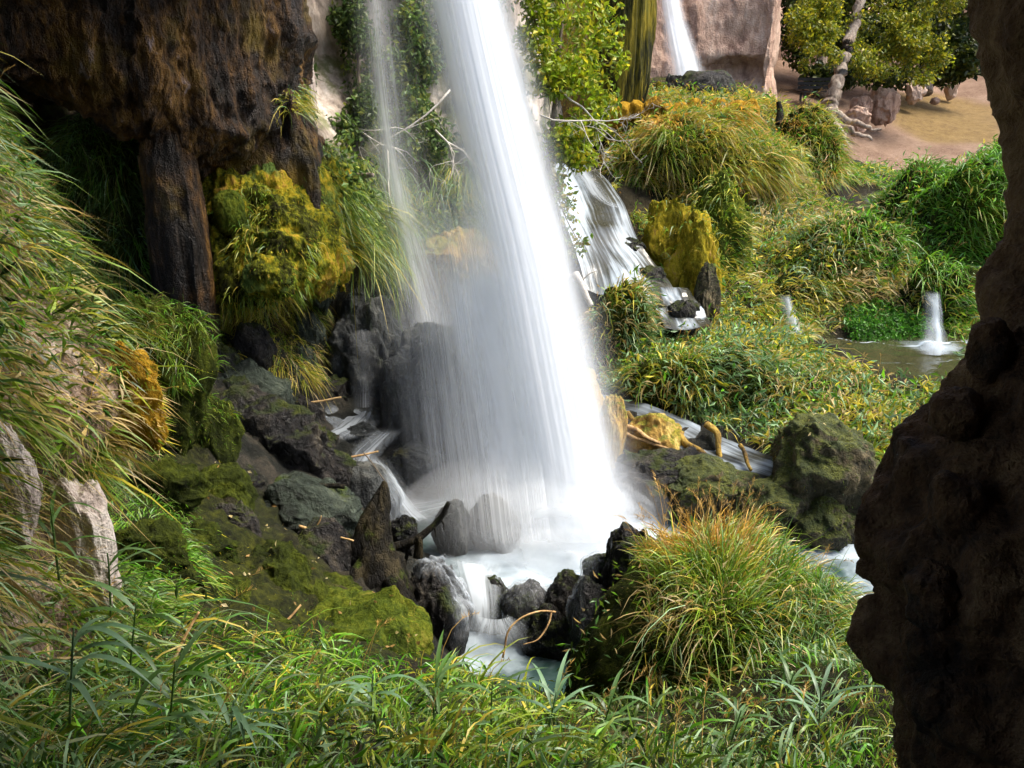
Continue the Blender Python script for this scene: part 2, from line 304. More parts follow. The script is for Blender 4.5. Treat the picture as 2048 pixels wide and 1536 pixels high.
# ------------------------------------------------------------------ terrain (heights through surveyed points)
T = [  # pixel x, pixel y, depth
 (-300,1536,2.5),(100,1536,2.8),(500,1536,3.1),(900,1536,3.4),(1300,1536,3.8),(1700,1536,4.2),(2200,1536,4.0),
 (100,1350,3.5),(400,1380,4.0),(700,1400,4.4),(1000,1450,4.4),(1250,1490,4.5),(600,1300,5.1),(800,1340,5.2),(950,1385,5.1),(1100,1430,4.9),
 (300,1200,4.7),(450,1150,6.0),(350,1030,6.3),(420,930,7.2),(500,1000,7.3),(600,1100,7.0),(600,1230,6.0),(720,1270,6.1),(820,1310,6.1),
 (600,950,8.2),(450,850,8.2),(550,850,9.0),(640,880,9.5),(700,1060,7.9),(700,1180,6.9),(800,1220,7.1),(380,780,8.6),(430,700,9.4),(550,720,9.9),(600,800,9.9),
 (700,830,10.4),(760,930,10.0),(800,1000,9.7),(650,700,11.2),(900,900,10.7),(1000,900,11.0),(1100,900,11.2),(700,700,11.8),(900,650,12.2),(1050,650,12.6),
 # right of the fall
 (1200,800,12.0),(1250,800,11.9),(1300,835,11.3),(1400,870,10.7),(1500,915,10.0),(1560,945,9.7),(1240,910,10.4),(1320,930,10.1),(1450,985,9.7),(1600,1030,9.3),(1690,1055,9.1),
 (1350,740,12.3),(1300,690,12.8),(1250,600,13.2),(1230,720,12.8),(1450,720,12.0),(1500,780,11.3),(1500,870,10.5),(1600,770,11.2),(1650,840,10.3),(1700,790,10.9),(1800,850,10.0),(1850,900,9.3),(1900,1000,8.6),
 (1420,670,12.9),(1550,690,12.4),(1680,710,12.0),(1780,770,11.2),(1880,800,10.6),
 (1590,660,13.6),(1700,672,13.6),(1820,660,13.9),(1870,640,14.2),(1950,650,14.2),(2050,650,14.0),
 (1480,560,14.4),(1440,640,13.5),(1600,560,14.6),(1650,480,16.0),(1700,600,14.3),(1780,560,14.8),(1900,520,15.6),(1980,480,16.4),(1700,430,17.4),(1850,400,18.6),(1950,380,19.2),
 (1550,400,16.6),(1600,340,18.0),(1500,470,15.4),(1640,270,19.8),(1740,370,20.5),(1690,385,19.3),(1560,230,19.0),(1450,235,17.6),(1300,235,17.2),(1400,300,17.2),
 (1350,400,16.2),(1240,420,15.4),(1180,360,16.4),(1130,330,17.5),(1180,470,14.6),(1250,500,14.4),(1320,580,13.9),(1370,650,13.3),(1150,540,13.6),(1190,620,13.2),
 (1300,190,20.5),(1400,185,21.5),(1500,185,22.5),(1540,195,24),
 # the sandy clearing
 (1680,330,24),(1800,325,24.5),(1900,330,24.5),(2050,330,24.5),(1700,270,26.5),(1850,270,28),(1980,265,28.5),(1640,215,27),(1560,200,27),(1800,210,31),(1950,215,33),(1900,150,37),(1750,160,34),(1800,60,42),(2000,60,44),(1650,120,36),(1550,100,34),
]
TZ = [(950,1050,-4.7),(1000,1080,-4.75),(1100,1130,-4.75),(1200,1060,-4.7),(1260,1035,-4.65),(1170,1160,-4.75),(1350,1050,-4.65),(1480,1075,-4.65),(1600,1105,-4.7),(1690,1130,-4.75),(1760,1160,-4.8),
      (950,1290,-5.1),(1050,1300,-5.1),(1120,1340,-5.1),(1000,1400,-5.05),(1130,1400,-5.05),(1750,735,-3.75),(1820,720,-3.75),(1850,755,-3.7),(900,1250,-4.8)]
TW = [(0,0.8,-1.75),(-1,0.9,-1.6),(1.2,0.8,-1.9),(0,-2,-1.6),(-2.5,-2,-1.2),(2.5,-2,-1.6),(2.0,1.5,-2.2),(3,3,-3.0),(4.5,5,-4.4),(4,7,-4.9),(-3,2,-1.0),(-4,5,-2.0),(-5,8,-2.0),(-7,11,-1.5),(-8,5,0),(-8,15,0),(7,7.5,-4.5),(8,5,-4),(12,8,-3),(12,14,-2),(14,20,-1.3),
      (22,24,-0.8),(22,34,1.2),(26,46,11),(0,46,11),(-8,46,9),(14,46,11),(0,30,2),(-8,30,2),(0,20,-0.5),(12,40,3.2),(1.9,4.2,-3.2),(1.6,5.2,-4.0),(2.3,6.2,-4.3),(1.2,6.4,-5.0)]
K = np.concatenate([P(*np.array(T).T), np.array([PZ(*q) for q in TZ]), np.array(TW) + CAM])
def kern(a, b): return np.sqrt(((a[:, None] - b[None]) ** 2).sum(-1) + 0.02)
def wx(q): return np.stack([q[:, 0], q[:, 1]], 1)
A = kern(wx(K), wx(K)); n = len(K); B = np.zeros((n + 3, n + 3)); B[:n, :n] = A - 0.02 * np.eye(n); B[:n, n:] = np.c_[np.ones(n), wx(K)]; B[n:, :n] = B[:n, n:].T
cf = np.linalg.lstsq(B, np.r_[K[:, 2], 0, 0, 0], rcond=None)[0]
def zterr(x, y):
    q = np.stack([np.ravel(x), np.ravel(y)], 1); r = np.empty(len(q))
    for i in range(0, len(q), 20000): s = q[i:i + 20000]; r[i:i + 20000] = kern(s, wx(K)) @ cf[:n] + cf[n] + s @ cf[n + 1:]
    return r.reshape(np.shape(x))
nr, nc = 420, 330
yy = np.concatenate([np.linspace(-3, 1.5, 30), 1.5 + 44 * np.linspace(0, 1, nr - 29)[1:] ** 1.55]); uu = np.linspace(-1, 1, nc)
X = (uu[None] * (3.6 + 0.62 * np.maximum(yy, 0))[:, None]) + 0.06 * np.maximum(yy, 0)[:, None]; Y = np.broadcast_to(yy[:, None], X.shape)
Z = zterr(X, Y); tv = np.stack([X, Y, Z], -1).reshape(-1, 3); TF = grid_faces(nr, nc)
pj = project(tv); zs = np.zeros(len(tv))
def soft(poly, dmin=0, dmax=99): return (inpoly(pj[:, 0], pj[:, 1], poly) & (pj[:, 2] > dmin) & (pj[:, 2] < dmax)).astype(float)
def blur(a, k=3):
    a = a.reshape(nr, nc)
    for _ in range(k):
        b_ = a.copy(); b_[1:-1, 1:-1] = (a[1:-1, 1:-1] * 2 + a[:-2, 1:-1] + a[2:, 1:-1] + a[1:-1, :-2] + a[1:-1, 2:]) / 6; a = b_
    return a.ravel()
sand = blur(soft([(1500,150),(1530,215),(1630,300),(1665,335),(1760,338),(1900,345),(2400,360),(2400,-200),(1500,-200)], 21.5), 3)
dry = blur(soft([(1760,190),(1860,185),(2000,215),(2010,290),(1850,285),(1790,250)], 24), 6)
wet = blur(soft([(380,740),(430,1000),(560,1130),(700,1160),(800,1330),(900,1420),(1180,1420),(1180,1150),(1800,1250),(1750,1040),(1540,980),(1530,900),(1200,780),(1210,640),(1380,640),(1180,330),(1080,330),(1000,600),(600,560)], 6.4, 20), 3)
mossa = blur(soft([(200,700),(480,820),(420,950),(560,1000),(640,1130),(760,1250),(860,1320),(500,1330),(240,1250),(300,1000)], 3, 9.5), 3) * 0.9 + 0.1
wet = wet * (1 - 0.85 * mossa)
ampl = np.clip(0.012 * pj[:, 2], 0.03, 0.14) * (1 - 0.7 * sand) * (1 + 1.3 * np.clip(mossa - .1, 0, 1) + .6 * wet)
tv[:, 2] += ampl * 1.4 * fbm(tv * np.array([1.1, 1.1, 0.6]), 3, 3) + ampl * 0.8 * fbm(tv * 4.0, 4, 8, ridged=True) * (1 - sand)
TN = vert_normals(tv, TF)
if TN[:, 2].mean() < 0: TF = TF[:, ::-1]; TN = -TN
SURF['terrain'] = (tv, TF, TN)
tag(mesh_np('ground', tv, TF, M['terrain'], attrs={'sand': sand, 'dry': dry, 'wet': wet, 'moss': mossa}), 'mossy stony ground falling to the pool, bare sand in the far clearing', kind='structure')
def zt(x, y): return float(zterr(np.array([x]), np.array([y]))[0])

# ------------------------------------------------------------------ cliffs
def rockdisp(a, f, s, zs=0.45, rid=0.6):
    def d(V, Nn):
        q = V * np.array([f, f, f * zs])
        return a * (fbm(q, 5, s) + rid * fbm(q * 1.7, 5, s + 4, ridged=True) + 0.25 * fbm(V * np.array([7, 7, 1.5]) * f, 4, s + 11, ridged=True))
    return d
cx = [-500,-250,-50,100,220,310,390,470,540,588,575,540]
ct = [5.6,6.2,7.0,7.4,7.7,7.9,8.2,8.5,8.9,9.4,11.0,13.5]
lip = [100,110,140,185,235,262,335,300,215,175,170,160]
rows = []
for yy_, dt, sx in ((-1500,-4.2,520),(-900,-3.0,330),(-450,-1.5,130),(-160,-0.5,30),(-50,-0.1,0)): rows.append([(x + sx, yy_, t + dt) for x, t in zip(cx, ct)])  # upper rows, out of view, jut forward to shade the rock face
for f in (0.25, 0.5, 0.75): rows.append([(x, -50 + (l + 50) * f, t + 0.25 * f * f) for x, t, l in zip(cx, ct, lip)])
rows.append([(x, l, t + 0.5) for x, t, l in zip(cx, ct, lip)])
rows.append([(x, l - 6, t + 1.3) for x, t, l in zip(cx, ct, lip)])
rows.append([(x, l - 30, t + 2.6) for x, t, l in zip(cx, ct, lip)])
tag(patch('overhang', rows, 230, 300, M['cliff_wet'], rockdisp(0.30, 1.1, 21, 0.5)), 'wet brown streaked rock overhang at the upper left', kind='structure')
# wall behind: hollow under the overhang, moss bulge, pale rock, back of the main fall
wx_ = [-500,-200,50,200,330,420,520,620,720,850,970,1060,1110,1150]
W = {  -900:[8,9,10,10.6,10.8,11,11.3,11.8,12.2,12.8,13.4,14.5,16,18], -300:[8,9,10,10.6,10.8,11,11.3,11.8,12.2,12.8,13.4,14.5,16,18], 0:[8,9,10,10.6,10.8,11,11.2,11.8,12.2,12.8,13.4,14.5,16,18],
       130:[8,9,10,10.6,10.8,10.6,10.6,11.6,12.2,12.8,13.4,14.4,15.8,17.6],
       250:[8,9,9.8,10.4,10.4,9.9,10.0,10.7,11.8,12.6,13.2,14.3,15.4,17], 350:[7.8,8.6,9.4,9.9,9.9,9.5,9.5,10.2,11.4,12.3,13.0,14.2,15.0,16.4],
       450:[7.6,8.4,9.2,9.6,9.5,9.2,9.2,9.8,11.1,12.0,12.7,14.0,14.6,15.8], 530:[7.6,8.4,9.2,9.6,9.5,9.3,9.3,9.9,11.0,11.9,12.5,13.6,14.2,15.2],
       600:[7.6,8.4,9.2,9.7,9.9,10.1,10.2,10.5,11.4,12.0,12.4,13.2,13.8,14.8], 700:[7.6,8.4,9.2,9.7,9.9,10.1,10.3,10.7,11.6,12.1,12.4,13.0,13.6,14.4], 860:[7.6,8.4,9.2,9.7,9.9,10.2,10.4,10.8,11.7,12.2,12.4,12.8,13.4,14]}
for y in W: W[y][10:] = [W[y][10] - .1, W[y][10] + 1.2, W[y][10] + 3.6, W[y][10] + 7]
rows = [[(x, y, t) for x, t in zip(wx_, W[y])] for y in W]
def cliffback_mat():
    b = N('stained_cliff_wall'); p = b.pos(); ps = b.scale(p, (1, 1, 0.35)); x = b.add('ShaderNodeSeparateXYZ', {0: p})
    n1 = b.noise(ps, 1.5, 9, 0.68, 0.4); n2 = b.noise(ps, 14, 6, 0.7)
    f = b.math('ADD', b.math('MULTIPLY', n1, 0.8), b.math('MULTIPLY', n2, 0.25))
    brown = b.ramp(f, [(0.35, (0.012, 0.008, 0.005)), (0.5, (0.05, 0.028, 0.013)), (0.62, (0.11, 0.065, 0.03)), (0.78, (0.22, 0.15, 0.06))])
    pale = b.ramp(f, [(0.35, (0.13, 0.10, 0.08)), (0.52, (0.33, 0.27, 0.22)), (0.7, (0.5, 0.44, 0.38))])
    dkgr = b.ramp(f, [(0.35, (0.015, 0.018, 0.012)), (0.55, (0.06, 0.06, 0.04)), (0.75, (0.16, 0.15, 0.09))])
    pf = b.math('MULTIPLY', b.step(b.math('ADD', x.outputs[2], b.math('MULTIPLY', n1, 1.6)), 6.3, 7.2), b.step(b.math('ADD', x.outputs[0], b.math('MULTIPLY', n1, 0.8)), -3.0, -2.5)); pf = b.math('MULTIPLY', pf, b.math('SUBTRACT', 1.0, b.math('MULTIPLY', b.step(b.math('ADD', x.outputs[0], b.math('MULTIPLY', b.noise(p, .9, 4, .6), 1.6)), -1.5, -.9), b.step(b.noise(p, 1.1, 4, .6), 0.62, 0.50))))
    col = b.mix(b.step(x.outputs[0], -3.2, -1.8), brown, dkgr); col = b.mix(pf, col, pale)
    mf = b.step(b.noise(p, 1.7, 8, 0.7), 0.52, 0.66)
    col = b.mix(b.math('MULTIPLY', mf, 0.8), col, b.mix(b.noise(p, 6, 5, 0.7), (0.03, 0.05, 0.006), (0.13, 0.14, 0.02)))
    h = b.math('ADD', n1, b.math('MULTIPLY', n2, 0.5))
    bs = b.add('ShaderNodeBsdfPrincipled', {'Base Color': col, 'Roughness': 0.8, 'Normal': b.bump(h, 0.9, 0.08), 'Specular IOR Level': 0.3}); return b.surf(bs.outputs[0])
M['cliff_back'] = cliffback_mat()
tag(patch('cliff', rows, 260, 380, M['cliff_back'], rockdisp(0.17, 0.8, 31, 0.6)), 'stained cliff wall behind the main waterfall', kind='structure')
mx = [405,455,505,555,605,655,690]
MT = {322:[9.7,9.6,9.55,9.6,9.8,10.3,10.9],365:[9.3,9.2,9.15,9.25,9.5,10.0,10.6],410:[9.1,8.95,8.95,9.05,9.3,9.8,10.4],455:[9.05,8.9,8.85,8.95,9.15,9.6,10.2],505:[9.1,8.95,8.8,8.8,9.1,9.55,10.1],550:[9.2,9.0,8.75,8.7,9.1,9.6,10.1],578:[9.4,9.2,8.85,8.8,9.3,9.8,10.3],572:[9.9,9.7,9.5,9.5,9.8,10.2,10.6]}
def mossdisp(V, Nn): return .20 * fbm(V * 2.1, 3, 36) + .10 * fbm(V * np.array([3.2, 3.2, 1.3]), 4, 33, ridged=True) + .05 * fbm(V * np.array([11, 11, 2.2]), 3, 34, ridged=True) + .03 * fbm(V * 16, 3, 35)
M['moss_mat'] = rock_mat('draped_moss', [(0.28, (0.010, 0.009, 0.003)), (0.42, (0.04, 0.045, 0.005)), (0.5, (0.13, 0.14, 0.010)), (0.6, (0.34, 0.26, 0.014)), (0.72, (0.42, 0.24, 0.05)), (0.84, (0.12, 0.17, 0.03))], 2.3, 0.55, 1.0, bump=1.0, bd=0.08, fine=18, spec=0.1, tint=((0.09, 0.14, 0.03), 1.7, 0.55, 0.66))
o = patch('moss_mat', [[(x, y, t) for x, t in zip(mx, MT[y])] for y in MT], 150, 150, M['moss_mat'], mossdisp); tag(o, 'yellow green moss mat draped over the cliff bulge', 'moss')
# far pink cliff with a cave corner, and the far slope under the trees
fx = [1150,1230,1300,1380,1460,1530,1548,1535,1560,1620,1700,1800]
ft = [22,23,23.5,23.5,23.3,23.0,23.4,28,32,34,36,40]
rows = [[(x + dx, y, t) for x, t in zip(fx, ft)] for y, dx in ((-700,20),(-300,10),(-60,5),(0,3),(60,-2),(110,-8),(140,-16),(175,-14),(215,-14),(300,-14))]
rows = np.array(rows, float); rows[6, 4:6, 2] += 0.5; rows[7:, 4:7, 2] += 0.35
tag(patch('far_cliff', rows, 170, 240, M['cliff_pink'], rockdisp(0.38, 0.33, 41, 0.5)), 'sunlit pinkish cliff beside the far waterfall', kind='structure')
# the cave the photograph is taken from: right-hand jamb, roof and back
prof = [(-700,1880),(-300,1900),(-80,1925),(0,1927),(60,1928),(110,1945),(150,1962),(200,1985),(250,2008),(300,2014),(360,2026),(420,2024),(480,2012),(540,1985),(590,1958),(640,1940),(690,1915),(740,1890),(790,1866),(830,1835),(880,1800),(920,1765),(960,1738),
        (1000,1718),(1040,1703),(1075,1700),(1105,1722),(1130,1716),(1160,1738),(1190,1748),(1230,1728),(1265,1710),(1295,1704),(1320,1734),(1350,1762),(1400,1775),(1460,1792),(1536,1784),(1650,1780),(1800,1770)]
pp = np.array(prof, float); ny = 300; yi = np.linspace(-700, 1800, ny); xi = np.interp(yi, pp[:, 0], pp[:, 1]); E = P(xi + 14, yi, 2.35)
na = 190; th = np.linspace(math.radians(100), math.radians(290), na)    # from behind, round the left edge, to the side facing the camera
RX, RY = 1.05, 0.8
V = np.zeros((ny, na, 3)); V[..., 0] = E[:, None, 0] + (np.where(th < math.pi, 1.7, RX) * (1 + np.cos(th)))[None]; V[..., 1] = E[:, None, 1] + (np.where(th < math.pi, .3, RY) * np.sin(th))[None]; V[..., 2] = E[:, None, 2]
V = V.reshape(-1, 3); F_ = grid_faces(ny, na); Nn = vert_normals(V, F_)
if (Nn[:, 0] * (V[:, 0] - V[:, 0].mean())).mean() < 0: F_ = F_[:, ::-1]; Nn = -Nn
cell = fbm(V * 3.0, 4, 51); lump = fbm(V * np.array([6.5, 6.5, 3.4]), 4, 55, ridged=True)
low = np.clip((6.3 - V[:, 2]) / 1.2, 0, 1)
V = V + Nn * (0.035 * cell + 0.022 * fbm(V * 13, 4, 56, ridged=True) + (0.02 + 0.035 * low) * (lump - 0.4))[:, None]
SURF['cave_wall'] = (V, F_, vert_normals(V, F_))
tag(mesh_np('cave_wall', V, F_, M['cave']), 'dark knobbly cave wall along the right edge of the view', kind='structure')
xr = np.linspace(-5, 7, 90); yr = np.linspace(0, 1, 70); XX, YY = np.meshgrid(xr, yr); YY = -4.5 + YY * (4.5 + 2.9 + 1.0 * np.clip((1.9 - XX) / 1.2, 0, 1))  # unseen roof; front edge shaped to shade the left foreground
ZZ = 6 + 1.7 + 0.28 * np.maximum(YY, 0) + 0.5 * np.clip(1.5 - XX, 0, 5) * 0.25 - 0.35 * np.clip(XX - 1.2, 0, 3)
V = np.stack([XX, YY, ZZ], -1).reshape(-1, 3); V[:, 2] += 0.25 * fbm(V * 0.9, 4, 61); F_ = grid_faces(70, 90)
tag(mesh_np('cave_roof', V, F_, M['cave']), 'unseen rock roof of the cave above the camera, front edge shaped for its shade', kind='structure')
xr = np.linspace(-5, 7, 60); zr = np.linspace(2.5, 10, 50); XX, ZZ = np.meshgrid(xr, zr)
V = np.stack([XX, -2.6 + 0.5 * np.sin(XX), ZZ], -1).reshape(-1, 3); V[:, 1] += 0.3 * fbm(V * 0.8, 4, 63)
tag(mesh_np('cave_back_wall', V, grid_faces(50, 60), M['cave']), 'rock back of the cave behind the camera', kind='structure')
# near bank on the left
R = []
for y, e, te in ((-40,-230,5.6),(60,-110,5.0),(160,-20,4.7),(300,70,4.55),(450,150,4.4),(600,205,4.3),(700,262,4.2),(780,290,4.15),(850,282,4.1),(920,240,4.05),(1000,185,3.9),(1080,195,3.8),(1180,225,3.75),(1300,260,3.8),(1450,280,3.8),(1700,280,3.7)):
    l = te - 4.2; e -= 75
    R.append([(-600,y,2.2+l),(-350,y,2.5+l),(-130,y,3.0+l*0.9),(-130+(e+130)*0.5,y,3.6+l*0.9),(e-15,y,te-0.12),(e,y,te+0.15),(e-25,y,te+0.7),(e-160,y,te+1.6)])
tag(patch('near_bank', R, 150, 150, rock_mat('bank_earth', [(0.3, (0.02, 0.014, 0.008)), (0.48, (0.08, 0.05, 0.026)), (0.62, (0.30, 0.21, 0.15)), (0.78, (0.52, 0.43, 0.36))], 1.6, 0.8, 0.95, bump=0.9),
    rockdisp(0.07, 1.4, 71, 0.7)), 'steep grassy bank close by on the left', kind='structure')
#PART3
# ------------------------------------------------------------------ boulders and moss mounds
def rock(name, box, t, mat, label, cat='boulder', seed=1, dep=0.8, group=None, sink=0.25, keep=None, **kw):
    x0, x1, y0, y1 = box; s = t / FPX; h = (y1 - y0) * s
    c = P((x0 + x1) / 2, (y0 + y1) / 2, t); rx = (x1 - x0) * s / 2; rz = h / 2 / CP * (1 + sink); c[2] -= h / 2 * sink
    if name == 'boulder': kw.setdefault('fine', .09); kw.setdefault('sub', 6); kw.setdefault('warp', .28)
    if name in ('moss_mound', 'grass_mound') and 'warp' not in kw: kw.update(warp=.36, fine=.10)
    o = blob(name, c, (rx, rx * dep, rz), M[mat], seed, keep=keep, **kw)
    tag(o, label, cat, group); return o, c, (rx, rx * dep, rz), seed, kw
B = {}
def R_(key, *a, **k): B[key] = rock(*a, keep=key, **k)
# round the falls
R_('split', 'boulder', (640,805,618,815), 10.9, 'rock_grey', 'tall grey dome boulder with thin water running over its crest', seed=3, ridged=0.10, drip=0.05, amp=0.28)
R_('ledge', 'boulder', (785,1010,690,930), 10.7, 'rock_grey', 'wide grey ledge rock behind the veil of falling water', seed=5, ridged=0.10, boxy=0.25, drip=0.06)
R_('ledge2', 'boulder', (940,1210,715,930), 10.9, 'rock_yellow', 'tan crusted ledge rock half hidden by the main fall', seed=8, ridged=0.08, drip=0.06)
R_('up1', 'boulder', (645,765,515,650), 11.7, 'rock_green', 'green stained rock above the tall dome boulder', seed=11, ridged=0.12, drip=0.06)
R_('up2', 'boulder', (740,815,515,625), 11.6, 'rock_green', 'rounded mossy rock where the thin fall passes', seed=12, drip=0.05)
R_('up3', 'boulder', (800,1010,470,590), 12.0, 'rock_yellow', 'orange tinted rock shelf behind the falling veil', seed=13, ridged=0.1, drip=0.06)
R_('up4', 'boulder', (660,900,600,700), 11.6, 'rock_dark', 'dark wet shelf at the foot of the thin fall', seed=14, ridged=0.1)
R_('d1', 'boulder', (590,700,755,860), 10.5, 'rock_dark', 'dark boulder left below the tall dome boulder', seed=15, ridged=0.1, boxy=0.3)
R_('d2', 'boulder', (665,765,848,915), 10.0, 'rock_grey', 'rounded boulder splitting the small left cascade', seed=16)
R_('d3', 'boulder', (760,900,890,960), 10.2, 'rock_grey', 'low grey rock under the falling veil', seed=17, ridged=0.1)
R_('d4', 'boulder', (585,680,855,930), 9.6, 'rock_dark', 'rough brown rock beside the left cascade', seed=18, ridged=0.15)
R_('g1', 'boulder', (540,620,735,810), 10.1, 'rock_green', 'lumpy olive rock under the hanging grass', seed=19, drip=0.08)
R_('g2', 'boulder', (580,632,690,755), 10.3, 'rock_green', 'small olive knob above the lumpy olive rock', seed=20, drip=0.08)
R_('g3', 'boulder', (580,650,625,710), 10.5, 'rock_green', 'mossy knob beside the tall dome boulder', seed=21, drip=0.06)
R_('slab', 'boulder', (395,600,735,905), 9.3, 'rock_green', 'sloping blue green slab on the left slope', seed=22, ridged=0.08, amp=0.16, boxy=0.2, rot=0.5)
R_('brown', 'boulder', (390,660,800,1000), 8.6, 'rock_dark', 'glistening black brown rock mass left of the cascade', seed=23, ridged=0.2, amp=0.25, fine=0.10)
R_('sm1', 'boulder', (675,800,925,1060), 8.9, 'rock_grey', 'smooth grey rock behind the pointed stump', seed=24, amp=0.15, fine=.03, warp=.15)
R_('sm2', 'boulder', (868,938,1005,1100), 8.6, 'rock_grey', 'round grey boulder behind the curved branch', seed=25, amp=0.2, fine=.06, warp=.3, ridged=.06)
R_('sm3', 'boulder', (935,1040,990,1110), 8.8, 'rock_grey', 'round boulder under white water beside the main fall', seed=26, amp=0.2, fine=.06, warp=.3, ridged=.06)
R_('sm4', 'boulder', (775,835,1030,1100), 8.2, 'rock_dark', 'small dark stone behind the curved branch', seed=27)
R_('dome', 'boulder', (800,945,1105,1320), 7.6, 'rock_dark', 'big black ribbed dome rock right of the stump', seed=28, drip=0.10, amp=0.15, dep=0.9)
R_('rim1', 'boulder', (1000,1105,1165,1275), 7.8, 'rock_dark', 'rounded dark rock at the pool outlet', seed=29, amp=0.14)
R_('rim2', 'boulder', (1055,1160,1215,1310), 7.6, 'rock_dark', 'low black rock under the forked twig', seed=30, ridged=0.12)
R_('rim3', 'boulder', (1138,1218,1160,1280), 7.4, 'rock_dark', 'black rock against the foot of the grassy mound', seed=31, ridged=0.1)
R_('rim4', 'boulder', (1163,1235,1105,1185), 7.6, 'rock_dark', 'small wet rock between pool and grassy mound', seed=32, amp=0.15)
R_('rim5', 'boulder', (1208,1300,1062,1210), 7.4, 'rock_dark', 'tall black rock at the top of the grassy mound', seed=33, ridged=0.12, boxy=0.25)
R_('rim6', 'boulder', (925,1040,1150,1300), 8.0, 'rock_dark', 'submerged rock under the cascade between dome and outlet', seed=133, amp=0.14)
R_('rim7', 'boulder', (1080,1200,1140,1290), 7.7, 'rock_dark', 'broad wet rim stone holding back the plunge pool', seed=137, amp=0.14)
# right side
R_('mossb', 'boulder', (1528,1755,845,1040), 9.3, 'rock_mossy', 'big dark moss covered boulder beside the stream', seed=34, ridged=0.14, amp=0.22, fine=0.08, sub=6)
R_('rdg1', 'boulder', (1225,1420,905,1020), 9.8, 'rock_dark', 'dark dripping rock ledge right of the main fall', seed=35, ridged=0.12, drip=0.08, boxy=0.2)
R_('rdg2', 'boulder', (1330,1500,925,1010), 9.5, 'rock_mossy', 'mossy rock ridge above the foaming pool', seed=36, ridged=0.15)
R_('rdg3', 'boulder', (1470,1620,960,1060), 9.2, 'rock_mossy', 'rocky rib between the two streams', seed=37, ridged=0.15, rot=0.3)
R_('rdg4', 'boulder', (1585,1705,995,1080), 9.0, 'rock_mossy', 'moss topped rock at the end of the rib by the cave wall', seed=38, ridged=0.12)
R_('yel1', 'boulder', (1188,1250,785,950), 10.3, 'rock_yellow', 'yellow crusted rock face touching the main fall', seed=39, drip=0.1, amp=0.14)
R_('yel2', 'boulder', (1250,1370,838,920), 10.5, 'rock_yellow', 'yellow moss topped rock under the fallen sticks', seed=40, ridged=0.1)
R_('ym1', 'moss_mound', (1292,1390,400,540), 14.5, 'moss_yellow', 'yellow moss face with pinkish top beside the upper cascade', 'moss mound', seed=41, drip=0.06, amp=0.3, ridged=.12, sub=6, fine=.12, warp=.45)
R_('ym1b', 'moss_mound', (1338,1450,450,600), 14.2, 'moss_yellow', 'lower lobe of yellow moss above the cascade step', 'moss mound', seed=241, drip=0.06, amp=0.3, ridged=.12, sub=6, fine=.12, warp=.45)
R_('ym2', 'moss_mound', (1362,1500,388,600), 14.7, 'moss_green', 'green moss hump behind the yellow moss mound', 'moss mound', seed=42, drip=0.08, amp=0.2)
R_('ym3', 'boulder', (1385,1440,545,655), 13.5, 'rock_mossy', 'dark mossy rock at the foot of the upper cascade', seed=43, drip=0.1)
R_('mst1', 'boulder', (1335,1400,605,660), 13.1, 'rock_dark', 'dark stones in the lower steps of the upper cascade', seed=44, ridged=0.15)
R_('far1', 'boulder', (1352,1472,146,236), 19.9, 'rock_dark', 'black green boulder at the foot of the far waterfall', seed=45, ridged=0.06, warp=.15, fine=.05)
R_('far2', 'boulder', (1322,1374,158,212), 20.3, 'rock_dark', 'smaller black rock left of the far boulder', seed=46, ridged=0.15)
R_('far3', 'moss_mound', (1298,1345,168,220), 19.4, 'moss_yellow', 'yellow moss knob beside the far black rocks', 'moss mound', seed=47)
R_('under', 'boulder', (1255,1470,330,470), 17.4, 'rock_dark', 'black rock standing in for the shade under the overhanging grass terrace', seed=48, ridged=0.1)  # black rock added for the shade of the hollow beneath the terrace
for i in range(11):
    x = 1225 + i * 27 + random.uniform(-8, 8)
    R_('om%d' % i, 'moss_clump', (x - 20, x + 22, 204 + random.uniform(-6, 8), 240 + random.uniform(-4, 8)), 17.0, 'moss_orange', 'orange moss clump on the terrace lip, ' + ('leftmost', 'second from the left', 'third from the left', 'fourth from the left', 'fifth from the left', 'the middle one', 'fifth from the right', 'fourth from the right', 'third from the right', 'second from the right', 'rightmost')[i] + ' of the row', 'moss', seed=60 + i, group='orange moss along the terrace lip', sub=4, ridged=0.15)
R_('col', 'travertine_column', (1190,1312,-420,215), 16.6, 'moss_streak', 'dark mossy dripping travertine column below the far lip', 'rock column', seed=72, drip=0.14, amp=0.12, sub=6)
R_('col2', 'travertine_column', (1050,1215,-420,330), 17.2, 'rock_yellow', 'yellow streaked travertine column behind the bright shrub', 'rock column', seed=73, drip=0.12, amp=0.12)
# sandy clearing
for i, (x0, x1, y0, y1, t, lab) in enumerate([(1742,1794,184,232,27,'rounded grey stone on the sand right of the tree roots'),(1704,1740,196,236,26.5,'small lumpy stone between tree and rounded stone'),(1690,1732,218,252,25.5,'pale stone half buried by the tree roots'),
        (1812,1845,170,196,30,'dark stone beside the second tree foot'),(1890,1915,165,190,33,'small stone on the slope near the cave wall'),(1862,1880,196,206,31,'flat little stone at the edge of the dry grass')]):
    R_('sd%d' % i, 'stone', (x0, x1, y0, y1), t, 'cliff_pink', lab, 'stone', seed=80 + i, sub=5, ridged=0.2, warp=.4, fine=.12)
